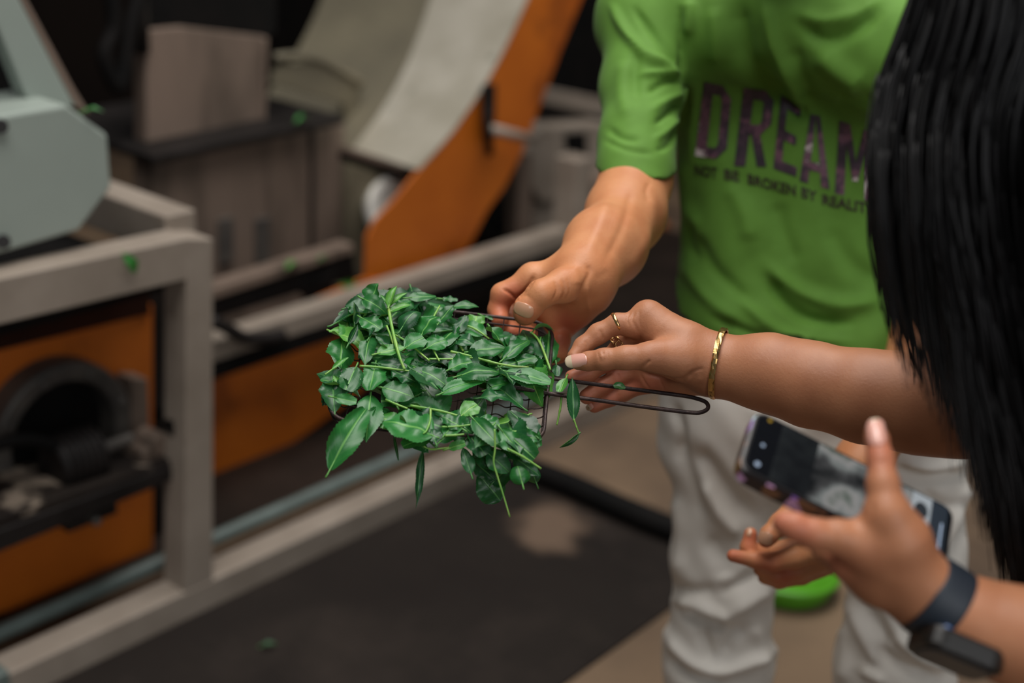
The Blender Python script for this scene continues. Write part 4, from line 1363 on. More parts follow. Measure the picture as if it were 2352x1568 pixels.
# index
B.group(chain(W_((1150, 270, 1.513, 0.0145), (960, 370, 1.511, 0.0128), (775, 355, 1.511, 0.0108), (530, 482, 1.513, 0.0106), (330, 640, 1.510, 0.0092), (215, 770, 1.503, 0.0072))), 0.005, 0.007)
# middle
B.group(chain(W_((1120, 430, 1.531, 0.0130), (820, 640, 1.535, 0.0105), (620, 850, 1.536, 0.0100), (400, 985, 1.533, 0.0095), (190, 1040, 1.526, 0.0078))), 0.004, 0.006)
# ring and little finger
B.group(chain(W_((1150, 930, 1.545, 0.0110), (1000, 968, 1.545, 0.0090), (780, 1030, 1.545, 0.0093), (560, 1165, 1.543, 0.0092), (380, 1290, 1.540, 0.0084))), 0.004, 0.005)
B.group(chain(W_((1190, 1080, 1.548, 0.0120), (1080, 1130, 1.550, 0.0105), (850, 1240, 1.552, 0.0094), (680, 1312, 1.552, 0.0088), (480, 1408, 1.550, 0.0078))), 0.004, 0.005)
J = Join()
V, Fc, N = polygonise(B, 0.0016)
dw = (1.42, 1.60)
V = fold(V, N, [
    (W_((1050, 965), (1300, 1035), (1560, 1075), (1680, 1030), (1740, 985)), 4.5, -0.0022, dw), (W_((1040, 950), (1120, 890), (1200, 820)), 3, -0.0016, dw),
    (W_((1060, 500), (1040, 580), (900, 590)), 3, -0.0012, dw), (W_((1000, 200), (960, 300), (1010, 400), (1040, 470)), 2.6, -0.0012, dw), (W_((940, 200), (900, 290), (930, 390)), 2.4, -0.0010, dw), (W_((1060, 190), (1050, 300), (1070, 420)), 2.4, -0.0007, dw),
    (W_((545, 430), (570, 500), (600, 560)), 3, -0.0012, dw), (W_((350, 570), (380, 610), (390, 670)), 2, -0.0007, dw),
    (W_((520, 720), (540, 800), (545, 850)), 2, -0.0007, dw), (W_((575, 690), (600, 790), (580, 860)), 2, -0.0009, dw), (W_((640, 700), (650, 790), (630, 860)), 2, -0.0006, dw), (W_((560, 770), (610, 790)), 4, 0.0006, dw),
    (W_((760, 980), (790, 1030), (790, 1080)), 2.4, -0.0008, dw), (W_((1070, 1000), (1120, 1100), (1190, 1200)), 3, -0.0012, dw), (W_((1310, 1060), (1340, 1130), (1380, 1210)), 2.6, -0.0010, dw), (W_((1700, 1000), (1800, 950), (1880, 930)), 3, -0.0010, dw),
    (W_((1640, 1040), (1760, 1100), (1880, 1050)), 10, 0.0016, dw), (W_((1660, 1120), (1750, 1180), (1870, 1220)), 4, -0.0006, dw)])
bv = bvh_of(V, Fc)
fl = flush_attr(V, W_((200, 1050, 1.51), (300, 1040, 1.52), (380, 1290, 1.53), (470, 1420, 1.54), (600, 1180, 1.53), (700, 1320, 1.54), (1000, 1150, 1.54), (1250, 1130, 1.53), (780, 1020, 1.53)), 0.017, 0.75)
J.add(V, Fc, 0, fl)
n = nail(bv, (1280 + 240 / 5.6, 680 + 830 / 5.6), (-1.0, 0.17), 25.5, 15.5, dw, 0.0004, tip=0.36)
if n: J.add(n[0], n[1], np.where(n[2], 2, 1))
n = nail(bv, (1280 + 415 / 5.6, 680 + 1425 / 5.6), (-0.75, 0.55), 9, 7, dw, 0.0004, tip=0.6)
if n: J.add(n[0], n[1], np.where(n[2], 2, 1))

# left arm, hand holding the phone
B = Body()
B.group(chain(L_((1185, 1085, 1.100, 0.0235), (1330, 1190, 1.100, 0.0265), (1520, 1270, 1.097, 0.0315), (1760, 1340, 1.09, 0.0355), (2150, 1480, 1.075, 0.040)))
        + [cap(P(*L_((2150, 1480))[0], 1.075), wL - 0.02 * Z_, 0.041, 0.047)], 0.02, 0.012)
B.group(chain(L_((1185, 1085, 1.100, 0.0235), (1010, 900, 1.092, 0.0245), (870, 830, 1.085, 0.0190))) + chain(L_((1150, 1100, 1.108, 0.023), (930, 975, 1.105, 0.0225), (760, 900, 1.105, 0.0150)))
        + chain(L_((1130, 980, 1.092, 0.0235), (1050, 800, 1.082, 0.0205), (985, 690, 1.078, 0.0165))), 0.012, 0.014)
B.group(chain(L_((1040, 790, 1.080, 0.0195), (978, 650, 1.076, 0.0155), (958, 500, 1.082, 0.0118), (945, 365, 1.092, 0.0095), (925, 255, 1.101, 0.0082), (912, 205, 1.104, 0.0068))), 0.006, 0.010)
B.group(chain(L_((900, 830, 1.085, 0.0185), (720, 780, 1.078, 0.0130), (590, 765, 1.076, 0.0115), (480, 725, 1.076, 0.0100), (425, 705, 1.078, 0.0088))), 0.005, 0.010)
for dz, zz in ((0, ((800, 905, 1.105, 0.0150), (650, 845, 1.125, 0.0110), (600, 620, 1.200, 0.0100), (640, 470, 1.205, 0.0085))), (1, ((860, 940, 1.115, 0.0150), (740, 880, 1.145, 0.0110), (730, 640, 1.205, 0.0100), (770, 500, 1.207, 0.0085))),
               (2, ((930, 990, 1.120, 0.0140), (850, 900, 1.165, 0.0100), (870, 700, 1.200, 0.0090), (900, 580, 1.202, 0.0080)))):
    B.group(chain(L_(*zz)), 0.004, 0.007)
V, Fc, N = polygonise(B, 0.0021)
bv = bvh_of(V, Fc)
V = fold(V, N, [(L_((640, 700), (700, 760), (690, 860)), 5, -0.0008), (L_((930, 380), (985, 385)), 4, -0.0006), (L_((880, 670), (900, 640), (900, 600)), 5, -0.001)])
J.add(V, Fc, 0, flush_attr(V, L_((395, 700, 1.07), (930, 300, 1.09), (480, 740, 1.07), (700, 900, 1.09), (1350, 1400, 1.1), (1500, 1400, 1.1)), 0.02, 0.6))
n = nail(bv, (1620 + 922 / 2.347, 900 + 215 / 2.347), (-0.12, -1.0), 31, 21, (1.0, 1.2), 0.0005, tip=0.12)
if n: J.add(n[0], n[1], np.where(n[2], 2, 1))

# trunk, neck, head, legs (behind the hair and outside the frame)
hw = P(2350, -250, 1.17)
fW = nz(np.array((-1.0, 0.25, 0))); sW = np.cross(Z_, fW)
B = Body()
wc = (wR + wL) / 2
w1, w2, w3 = P(2660, 900, 1.2), P(2800, 1300, 1.26), P(2860, 1700, 1.34)
B.group([cap(wR, wL, 0.05, 0.05), cap(wc, w1, 0.085, 0.09), cap(w1, w2, 0.09, 0.11)], 0.05, 0.03)
B.group([cap(wc, hw - 0.07 * Z_ - 0.02 * fW, 0.05, 0.045)], 0.02, 0.03)
B.group([cap(hw - 0.02 * Z_ - 0.015 * fW, hw + 0.02 * Z_, 0.074, 0.077), cap(hw - 0.07 * Z_ + 0.035 * fW, hw - 0.02 * Z_ + 0.04 * fW, 0.040, 0.050), cap(hw - 0.098 * Z_ + 0.055 * fW, hw - 0.095 * Z_ + 0.05 * fW, 0.018, 0.026)], 0.03, 0.02)
B.group([cap(hw + 0.0 * Z_ + 0.09 * fW, hw - 0.032 * Z_ + 0.103 * fW, 0.007, 0.011), cap(hw - 0.064 * Z_ + 0.085 * fW - 0.017 * sW, hw - 0.064 * Z_ + 0.085 * fW + 0.017 * sW, 0.008, 0.008)], 0.008, 0.012)
for sgn in (-1, 1):
    foot = np.array((w3[0] + 0.02, w2[1] + sgn * 0.09, 0.03))
    kn = np.array((w3[0], w2[1] + sgn * 0.09, 0.45))
    B.group([cap(w2 + sgn * 0.07 * sW, kn, 0.075, 0.05), cap(kn, foot + 0.04 * Z_, 0.05, 0.034), cap(foot, foot + 0.16 * fW, 0.032, 0.026)], 0.03, 0.03)
V, Fc, N = polygonise(B, 0.007)
J.add(V, Fc, 0)
V, Fc, mi, at = J.out()
wbody = mesh_obj('body', V, Fc, [M['skin_w'], M['nail_w'], M['nail_tip']], woman, midx=mi, attr={'flush': at})
B = Body()
B.group([cap(wR, wL, 0.057, 0.057), cap(wc, w1, 0.094, 0.10), cap(w1, w2, 0.10, 0.12), cap(wR, wR + (P(2300, 640, 1.37) - wR) * 0.45, 0.062, 0.06), cap(wL, wL + (P(2536, 1530, 1.075) - wL) * 0.4, 0.06, 0.056)], 0.04)
V, Fc, N = polygonise(B, 0.006)
V = V + N * (0.002 * np.sin(V[:, 2] * 60 + V[:, 1] * 30))[:, None]
mesh_obj('black_top', V, Fc, M['top'], woman)
B = Body()
for sgn in (-1, 1):
    foot = np.array((w3[0] + 0.02, w2[1] + sgn * 0.09, 0.03)); kn = np.array((w3[0], w2[1] + sgn * 0.09, 0.45))
    B.group([cap(w2 + sgn * 0.06 * sW, kn, 0.10, 0.065), cap(kn, foot + 0.07 * Z_, 0.065, 0.055)], 0.03, 0.03)
V, Fc, N = polygonise(B, 0.008)
mesh_obj('dark_trousers', V, Fc, M['top'], woman)

# ---------------------------------------------------------------- her hair: several hundred locks falling forward
rng = random.Random(5)
LY = [-470, -330, -200, 0, 100, 200, 300, 400, 550, 700, 800, 900, 1000, 1200, 1400, 1700]
LX = [2300, 2170, 2115, 2092, 2062, 2024, 2003, 1998, 2006, 2030, 2046, 2062, 2076, 2104, 2130, 2170]
HV, HF = MB(), None
for i in range(1150):
    s_ = rng.random() ** 0.85
    edge_ = s_ < 0.05
    ye = np.interp(s_, [0, .034, .10, .2, .27, .32, .36, .42, .5, 1], [730, 800, 850, 920, 990, 1100, 1230, 1390, 1500, 1700]) + (rng.uniform(-380, 40) if s_ < 0.27 and rng.random() < 0.75 else rng.uniform(-150, 30))
    lay = rng.random()
    ys = np.linspace(-470 + 60 * lay, ye, 26)
    wob, ph, fr_ = rng.uniform(2, 13), rng.uniform(0, 6.3), rng.uniform(0.004, 0.010)
    Wd = np.interp(ys, [-470, -330, -150, 100, 1700], [60, 300, 400, 450, 480])
    x = np.interp(ys, LY, LX) + s_ * Wd + wob * np.sin(ys * fr_ + ph) * np.clip((ys + 400) / 500, 0, 1.3)
    ang = s_ * math.pi
    dcen = np.interp(ys, [-470, -175, 300, 900, 1700], [1.17, 1.17, 1.20, 1.215, 1.20])
    rad_ = np.interp(ys, [-470, -330, -175, 200, 800, 1700], [0.0, 0.07, 0.09, 0.10, 0.085, 0.08])
    d_ = dcen - rad_ * math.sin(ang) * (1 - 0.75 * lay) + 0.02 * np.sin(ys * 0.006 + ph)
    d_ = d_ + (0.04 + 0.06 * lay) * (lay > 0.7)
    pts = np.array([P(a, b, c) for a, b, c in zip(x, ys, d_)])
    t_ = np.linspace(0, 1, 26)
    r0 = rng.uniform(0.0012, 0.0036)
    HV.tube(pts, r0 * np.clip(1.15 - t_ ** 2.4, 0.05, 1) * np.clip(t_ * 10 + 0.3, 0, 1), 5)
for i in range(110):      # fine loose strands at the fringe of the hair
    s_ = rng.choice([rng.uniform(-0.02, 0.06), rng.uniform(0.1, 0.45)])
    ye = np.interp(s_, [-0.02, 0.05, .2, .3, .36, .45], [700, 850, 960, 1150, 1330, 1420]) + rng.uniform(-100, 60)
    ys = np.linspace(rng.uniform(100, 350), ye, 22)
    ph = rng.uniform(0, 6.3)
    x = np.interp(ys, LY, LX) + s_ * 450 + rng.uniform(4, 16) * np.sin(ys * 0.007 + ph) + 6
    pts = np.array([P(a, b, 1.14 + 0.05 * math.sin(ph) + 0.01 * math.sin(b * 0.01)) for a, b in zip(x, ys)])
    HV.tube(pts, np.linspace(0.0011, 0.0003, 22), 5)
# crown of the head
B = Body(); B.group([cap(hw + 0.005 * Z_ - 0.02 * fW, hw + 0.03 * Z_, 0.086, 0.085), cap(hw - 0.03 * fW, wc - 0.02 * Z_ + 0.0 * fW, 0.075, 0.07)], 0.03).cut(hw + 0.03 * Z_ + 0.045 * fW, nz(fW - 0.5 * Z_))
V, Fc, N = polygonise(B, 0.008)
HV.add(V, Fc)
hair = HV.build('hair', M['hair'], woman, smooth=True)

# ---------------------------------------------------------------- what she wears
wax = nz(P(1765, 856, 1.482) - P(1600, 828, 1.502))
bc = P(1650, 834, 1.497)
e1 = nz(UP - wax * (UP @ wax)); e2 = np.cross(wax, e1)
rng = random.Random(9)
m = MB(); n_, V = 44, []
for i in range(n_):
    a = 2 * math.pi * i / n_
    c = bc + 0.0362 * math.cos(a) * e1 + 0.0345 * math.sin(a) * e2
    o = nz(math.cos(a) * e1 + math.sin(a) * e2)
    for k, (q, w_) in enumerate(((0.0016, -0.0032), (0.0022, -0.0012), (0.0022, 0.0012), (0.0016, 0.0032), (-0.0006, 0.0030), (-0.0006, -0.0030))):
        j_ = rng.uniform(-0.0005, 0.0005) if k < 4 else 0
        V.append(c + o * (q + j_) + wax * (w_ + rng.uniform(-0.0003, 0.0003)))
m.add(V, [(i * 6 + k, ((i + 1) % n_) * 6 + k, ((i + 1) % n_) * 6 + (k + 1) % 6, i * 6 + (k + 1) % 6) for i in range(n_) for k in range(6)])
tag(m.build('bangle', M['gold'], bevel=0.0003), 'hammered gold bangle around the wrist of the reaching hand', 'bangle')


def finger_ring(name, c, axis, r, prof, mat, label):
    m = MB(); m.lathe(c, axis, [(p, r + q) for p, q in prof] + [(prof[0][0], r + prof[0][1])], 56)
    return tag(m.build(name, mat, smooth=True), label, 'ring')


f0, f1 = P(*W_((960, 370))[0], 1.511), P(*W_((530, 482))[0], 1.513)
axr = nz(nz(f1 - f0) - 0.20 * UP)
rr_ = 0.0020
finger_ring('finger_ring', P(*W_((770, 352))[0], 1.511), axr, 0.0112, [(rr_ * math.cos(a), 0.0010 * math.sin(a) + 0.0004) for a in np.linspace(0, 2 * math.pi, 14)[:-1]], M['gold_ring'], 'plain gold band ring on the index finger')
t = thing('honeycomb_ring', 'gold honeycomb pattern ring on the middle finger behind the thumb', 'ring', P(*W_((800, 640))[0], 1.535))
c0 = P(*W_((800, 625))[0], 1.535); axm = nz(P(*W_((620, 850))[0], 1.536) - P(*W_((1120, 430))[0], 1.531))
g1 = nz(np.cross(axm, FWD)); g2 = np.cross(axm, g1)
m = MB(); R_ = 0.0116
for i in range(11):
    ac = 2 * math.pi * i / 11
    pts = []
    for k in range(6):
        b = math.pi / 3 * k + math.pi / 6
        a = ac + 0.0037 * math.cos(b) / R_
        pts.append(c0 + R_ * (math.cos(a) * g1 + math.sin(a) * g2) + axm * 0.0037 * math.sin(b))
    m.tube(pts, 0.00075, 8, closed=True)
m.build('honeycomb_band', M['gold_ring'], t, smooth=True)
for s_ in (-1, 1):
    m = MB(); m.tube([c0 + axm * 0.0040 * s_ + R_ * (math.cos(a) * g1 + math.sin(a) * g2) for a in np.linspace(0, 2 * math.pi, 49)[:-1]], 0.0006, 8, closed=True)
    m.build('edge_wire', M['gold_ring'], t, smooth=True)

# smart watch on the other wrist
cw = P(*L_((1258, 1128))[0], 1.100)
axw = nz(P(*L_((1520, 1270))[0], 1.097) - P(*L_((1100, 1000))[0], 1.10))
p1 = nz(UP - axw * (UP @ axw)); p2 = np.cross(axw, p1)
t = thing('smart_watch', 'dark smart watch with a blue black strap on the wrist holding the phone', 'watch', cw)
m = MB(); V = []
na, nw = 64, 9
for i in range(na):
    a = 2 * math.pi * i / na
    o = math.cos(a) * p1 + math.sin(a) * p2
    for k in range(nw):
        w_ = -1 + 2 * k / (nw - 1)
        V.append(cw + o * (0.0318 + 0.0012 * (1 - w_ ** 4)) + axw * 0.0145 * w_)
    for k in range(nw):
        w_ = 1 - 2 * k / (nw - 1)
        V.append(cw + o * 0.0298 + axw * 0.0145 * w_)
q = 2 * nw
m.add(V, [(i * q + k, i * q + (k + 1) % q, ((i + 1) % na) * q + (k + 1) % q, ((i + 1) % na) * q + k) for i in range(na) for k in range(q)])
m.build('strap', M['strap'], t, smooth=True)
hc = P(*L_((1350, 1392))[0], 1.080)
nrm = nz(-p1 * 0.85 + axw * 0.15 - FWD * 0.35)
lx = nz(axw - nrm * (axw @ nrm)); ly = np.cross(nrm, lx)
def rbox(c, hx, hy, hz, rr, n=6):
    pts = []
    for cx, cy, a0 in ((hx - rr, hy - rr, 0), (-hx + rr, hy - rr, 90), (-hx + rr, -hy + rr, 180), (hx - rr, -hy + rr, 270)):
        for k in range(n + 1):
            a = math.radians(a0 + 90 * k / n)
            pts.append((cx + rr * math.cos(a), cy + rr * math.sin(a)))
    return pts
m = MB(); m.prism([hc + lx * a + ly * b - nrm * 0.007 for a, b in rbox(None, 0.032, 0.026, 0, 0.013)], nrm * 0.017); m.build('case', M['watch'], t, bevel=0.003)
m = MB(); m.prism([hc + lx * a + ly * b + nrm * 0.0095 for a, b in rbox(None, 0.027, 0.021, 0, 0.010)], nrm * 0.0025); m.build('screen', M['scr_black'], t, bevel=0.001)
kc = P(*L_((1300, 1288))[0], 1.066)
m = MB(); m.lathe(kc, nz(CAM - kc), [(-0.008, 0.0045), (0.001, 0.0045), (0.0016, 0.003), (0.0016, 0)], 24); m.build('sensor_glass', M['watch_light'], t, smooth=True)

# ---------------------------------------------------------------- phone in a flower case
pA, pB, pC = P(*L_((272, 92))[0], 1.172), P(*L_((96, 372))[0], 1.118), P(*L_((1345, 636))[0], 1.168)
ex = nz(pC - pA); ey = pB - pA; ey = nz(ey - ex * (ex @ ey)); en = np.cross(ex, ey)
if en @ FWD > 0: en = -en
Lx, Ly = float((pC - pA) @ ex), float((pB - pA) @ ey)
t = thing('phone', 'phone in a flower print case showing the camera view, held in the left hand', 'phone', (pA + pB) / 2 + ex * Lx / 2)
pc_ = pA + ex * Lx / 2 + ey * Ly / 2
def pq(a, b, h): return pc_ + ex * (a - 0.5) * Lx + ey * (b - 0.5) * Ly + en * h
rp = rbox(None, Lx / 2, Ly / 2, 0, 0.012)
m = MB(); m.prism([pc_ + ex * a + ey * b - en * 0.0145 for a, b in rp], en * 0.0145); m.build('case', M['floral'], t, bevel=0.002)
rp2 = rbox(None, Lx / 2 - 0.0012, Ly / 2 - 0.0012, 0, 0.0112)
m = MB(); m.prism([pc_ + ex * a + ey * b - en * 0.002 for a, b in rp2], en * 0.0035); m.build('frame', M['case'], t, bevel=0.001)
rp3 = rbox(None, Lx / 2 - 0.004, Ly / 2 - 0.004, 0, 0.009)
m = MB(); m.prism([pc_ + ex * a + ey * b + en * 0.001 for a, b in rp3], en * 0.0009); scr = m.build('screen', M['scr_black'], t)
def spatch(name, x0, x1, y0, y1, mat, h=0.00215):
    m = MB(); m.prism([pq(a, b, h - 0.0004) for a, b in ((x0, y0), (x1, y0), (x1, y1), (x0, y1))], en * 0.0004); return m.build(name, mat, scr)
spatch('camera_preview', 0.32, 0.79, 0.055, 0.945, M['scr_prev'])
spatch('preview_shadow', 0.14, 0.32, 0.055, 0.945, M['scr_dark'])
spatch('control_bar', 0.79, 0.885, 0.055, 0.945, M['scr_light'])
spatch('lower_bar', 0.885, 0.965, 0.055, 0.945, M['scr_grey'])
spatch('home_line', 0.938, 0.946, 0.34, 0.72, M['scr_white'], 0.0025)
def disc(name, a, b, r, mat, sq=1.0):
    m = MB(); m.prism([pq(a, b, 0.0021) + ex * r * math.cos(k) + ey * r * sq * math.sin(k) for k in np.linspace(0, 2 * math.pi, 25)[:-1]], en * 0.0005); return m.build(name, mat, scr)
disc('dial_icon', 0.838, 0.30, 0.006, M['scr_icon'], 1.5)
disc('flash_icon', 0.075, 0.10, 0.0016, M['scr_yellow'])
disc('mode_icon', 0.075, 0.52, 0.0015, M['scr_white'])
disc('timer_icon', 0.075, 0.83, 0.0022, M['scr_white'])
# ================================================================ the wire basket
kFL, kFR, kBR, kBL = P(752, 958, 1.424), P(1240, 1022, 1.432), P(1280, 742, 1.570), P(812, 690, 1.578)
kc = (kFL + kFR + kBR + kBL) / 4
bx = nz((kFR - kFL) + (kBR - kBL))
by = (kBL - kFL) + (kBR - kFR); by = nz(by - bx * (by @ bx))
bn = np.cross(bx, by)
if bn[2] < 0: bn = -bn
bw = 0.5 * (np.linalg.norm(kFR - kFL) + np.linalg.norm(kBR - kBL)) * 0.995
bh = 0.5 * (np.linalg.norm(kBL - kFL) + np.linalg.norm(kBR - kFR))


def bk(a, b, h=0.0):
    """basket coordinates: a along its front edge, b towards the back (metres from its centre), h above its net"""
    return kc + a * bx + b * by + h * bn


def onb(px, py, h=0.0):
    r = rays(px, py)
    t = ((kc + h * bn - CAM) @ bn) / (r @ bn)
    return CAM + r * t


def ab(p): return (p - kc) @ bx, (p - kc) @ by


basket = thing('wire_basket', 'shallow dark wire mesh basket with a long looped wire handle, heaped with leaves', 'basket', kc)
rim = rbox(None, bw / 2, bh / 2, 0, 0.024, 8)
m = MB(); m.tube([bk(a, b, 0.0) for a, b in rim], 0.0019, 12, closed=True); m.build('rim', M['wire'], basket, smooth=True)
# second wire a little lower, and crimped net wires
m = MB(); m.tube([bk(a * 0.985, b * 0.985, -0.009) for a, b in rim], 0.0011, 8, closed=True); m.build('lower_rim', M['wire'], basket, smooth=True)
def half_span(v, L1, L2, r=0.024):
    """half length of a net wire at offset v inside the rounded outline"""
    e = abs(v) - (L2 - r)
    return L1 - (0 if e <= 0 else r - math.sqrt(max(r * r - e * e, 0)))
nx, ny = 12, 13
for i in range(1, nx):
    a = -bw / 2 + bw * i / nx
    hs = half_span(a, bh / 2, bw / 2)
    t_ = np.linspace(-1, 1, 110)
    m = MB()
    m.tube([bk(a, hs * q, -0.009 * min(1, (1 - abs(q)) * 9) + 0.0007 * math.sin(hs * q / (bh / ny) * math.pi)) for q in t_], 0.00062, 6)
    m.build('net_wire', M['wire'], basket, smooth=True)
for i in range(1, ny):
    b = -bh / 2 + bh * i / ny
    hs = half_span(b, bw / 2, bh / 2)
    t_ = np.linspace(-1, 1, 130)
    m = MB()
    m.tube([bk(hs * q, b, -0.009 * min(1, (1 - abs(q)) * 9) + 0.0016 * math.sin(hs * q / (bw / nx) * math.pi * 2)) for q in t_], 0.0007, 6)
    m.build('net_wire', M['wire'], basket, smooth=True)
hpx = [(1120, 880), (1185, 890), (1258, 903), (1360, 917), (1480, 934), (1585, 947), (1612, 946), (1626, 937), (1622, 924), (1600, 915), (1565, 908), (1450, 893), (1335, 878), (1262, 868), (1200, 860)]
m = MB(); m.tube(spline([onb(x, y, 0.0022) for x, y in hpx], 150), 0.0022, 12); m.build('handle', M['wire'], basket, smooth=True)

# ================================================================ tea leaves
LR = random.Random(21)


def leaf_mesh(base, tip, up, width, cup=0.15, bend=0.1, twist=0.0, fold_=0.0, wave=0.05, petiole=0.006, seed=0, roll_tip=0.0, trunc=1.0, nu=50, nv=10):
    """serrated pointed blade from base to tip: world points, `up` its rough normal. cup lifts the margins, bend arches the midrib, twist turns it (rad),
    fold_ closes the halves, roll_tip curls the end, trunc < 1 breaks the end off"""
    r = random.Random(seed)
    ax = tip - base
    Ln = np.linalg.norm(ax); ax = ax / Ln
    n0 = nz(up - ax * (up @ ax)); s0 = np.cross(n0, ax)
    V, UV, Fc = [], [], []
    p1, p2, p3 = r.uniform(0, 6), r.uniform(0, 6), r.uniform(0, 6)
    asy = r.uniform(-0.12, 0.12); crum = r.uniform(0.02, 0.09); rag = r.choice([0.0, 0.0, 0.04, 0.08])
    kk = r.uniform(1.5, 2.6)
    pos = base.copy()
    for i in range(nu + 1):
        u = i / nu * trunc
        arch = bend * Ln * (4 * u * (1 - u))
        phi = twist * (u - 0.3)
        cu = roll_tip * max(0, u - 0.55) / 0.45
        x = u * Ln
        ctr = base + ax * x + n0 * arch
        if cu:
            x0 = 0.55 * Ln; l = (u - 0.55) * Ln; th = cu * 0.5 * (u - 0.55) / 0.45 * 2
            ctr = base + ax * (x0 + l * math.cos(th * 0.5)) + n0 * (arch + l * math.sin(th * 0.5))
        nn = math.cos(phi) * n0 + math.sin(phi) * s0
        ss = np.cross(nn, ax)
        prof = (math.sin(math.pi * min(u ** 0.82, 1)) ** 0.80) * (1 - 0.18 * u)
        if u > 0.86: prof *= 1 - 0.4 * ((u - 0.86) / 0.14) ** 1
        wd = width * max(prof, 0.012) * (1 + rag * math.sin(u * 9 + p3) + 0.6 * rag * math.sin(u * 21 + p1))
        saw = ((u * 17) % 1.0)
        for j in range(nv + 1):
            v = -1 + 2 * j / nv
            e = abs(v)
            lim = 1 + (0.10 * (saw - 0.5) if e > 0.99 and 0.06 < u < 0.97 else 0) + asy * (1 if v > 0 else -1)
            fa = fold_ + cup * e
            lat = v * wd * lim * math.cos(fa * (0.6 + 0.4 * e))
            h = e * wd * lim * math.sin(fa * (0.6 + 0.4 * e))
            h += wave * width * (math.sin(u * kk * 6.28 + p1 + (0 if v > 0 else 2.2)) * e ** 1.5 * prof + 0.35 * math.sin(u * 14 + p2 + v * 3) * e * prof)
            h += crum * width * (math.sin(u * 7.3 + v * 3.1 + p2) * math.sin(v * 4.3 - u * 5 + p3) + 0.5 * abs(math.sin(u * 5.5 + v * 2.2 + p1))) * prof
            V.append(ctr + ss * lat + nn * h)
            UV.append((u, (v + 1) / 2))
    q = nv + 1
    for i in range(nu):
        for j in range(nv):
            Fc.append((i * q + j, (i + 1) * q + j, (i + 1) * q + j + 1, i * q + j + 1))
    # thin underside so the blade has a body
    nV = len(V)
    Va = np.array(V)
    Fa = np.array(Fc)
    fn = np.cross(Va[Fa[:, 2]] - Va[Fa[:, 0]], Va[Fa[:, 3]] - Va[Fa[:, 1]])
    if fn.sum(0) @ n0 < 0: Fa = Fa[:, ::-1]
    Fc = [tuple(f) for f in Fa]
    if petiole > 0:
        m = MB(); back = base - ax * petiole + n0 * 0.0
        m.tube([back, base - ax * petiole * 0.4, base + ax * Ln * 0.12 + n0 * bend * Ln * 0.4], [0.0010, 0.0010, 0.0006], 6)
        o = len(V)
        V += m.V; UV += [(0.0, 0.5)] * len(m.V)
        Fc += [tuple(i + o for i in f) for f in m.F]
    return V, Fc, UV


def shape_leaf(name, base, tip, up, width, mat, parent=None, **kw):
    V, Fc, UV = leaf_mesh(base, tip, up, width, **kw)
    o = mesh_obj(name, V, Fc, mat, parent, smooth=True, uv=np.array(UV))
    return o


def stem_mesh(pts, r, name, parent=None, base_=None):
    q = spline(pts, max(8, 6 * len(pts)))
    rr = r * (1.0 - 0.25 * np.linspace(0, 1, len(q)))
    k = len(q) // 2
    rr = rr * (1 + 0.28 * np.exp(-((np.arange(len(q)) - k) / 1.2) ** 2))
    m = MB(); m.tube(q, rr, 8)
    return m.build(name, M['stem'], parent, smooth=True)


GL = {'n': M['leaf'], 'd': M['leaf_dark'], 'l': M['leaf_light']}
_sd = [100]
LIFT = 0.003


def lf(b, t, wpx, label=None, h=(8, 10), c='n', roll=0.0, group=None, dn=None, name='tea_leaf', **kw):
    """one leaf traced from the photograph: base px, tip px, full width in px, heights above the net in mm; dn: depth instead of the net's plane at either end"""
    _sd[0] += 1
    B0 = onb(b[0], b[1], h[0] / 1000 + LIFT) if dn is None else P(b[0], b[1], dn[0])
    T0 = onb(t[0], t[1], h[1] / 1000 + LIFT) if dn is None else P(t[0], t[1], dn[1])
    ax = nz(T0 - B0)
    up = bn if dn is None else nz(0.45 * bn - 0.8 * FWD)
    sd = np.cross(up, ax)
    up = math.cos(roll) * nz(up - ax * (up @ ax)) + math.sin(roll) * nz(sd)
    s_ = nz(np.cross(up, ax))
    # how wide a metre across the blade looks in the picture
    mid = (B0 + T0) / 2
    x0, y0, d0 = to_px(mid[None]); x1, y1, _ = to_px((mid + s_ * 0.01)[None])
    x2, y2, _ = to_px((mid + ax * 0.01)[None])
    dx, dy = float(x2[0] - x0[0]), float(y2[0] - y0[0])
    per = abs(float((x1[0] - x0[0]) * dy - (y1[0] - y0[0]) * dx)) / max(math.hypot(dx, dy), 1e-6) / 0.01
    wd = min(wpx / 2 / max(per, 500), 0.030)
    kw.setdefault('cup', LR.uniform(0.0, 0.3)); kw.setdefault('bend', LR.uniform(-0.02, 0.10)); kw.setdefault('wave', LR.uniform(0.06, 0.2)); kw.setdefault('twist', LR.uniform(-0.6, 0.6)); kw.setdefault('trunc', LR.choice([1, 1, 0.88, 0.78]))
    o = shape_leaf(name, B0, T0, up, wd, GL[c], seed=_sd[0], **kw)
    return tag(o, label, 'leaf', group or 'tea leaves on the wire basket')


def st(pts, label, h=12, r=1.25, dn=None):
    q = [onb(x, y, h / 1000) for x, y in pts] if dn is None else [P(x, y, dn) for x, y in pts]
    return tag(stem_mesh(q, r / 1000, 'tea_stalk'), label, 'stem', 'loose tea stems on the wire basket')


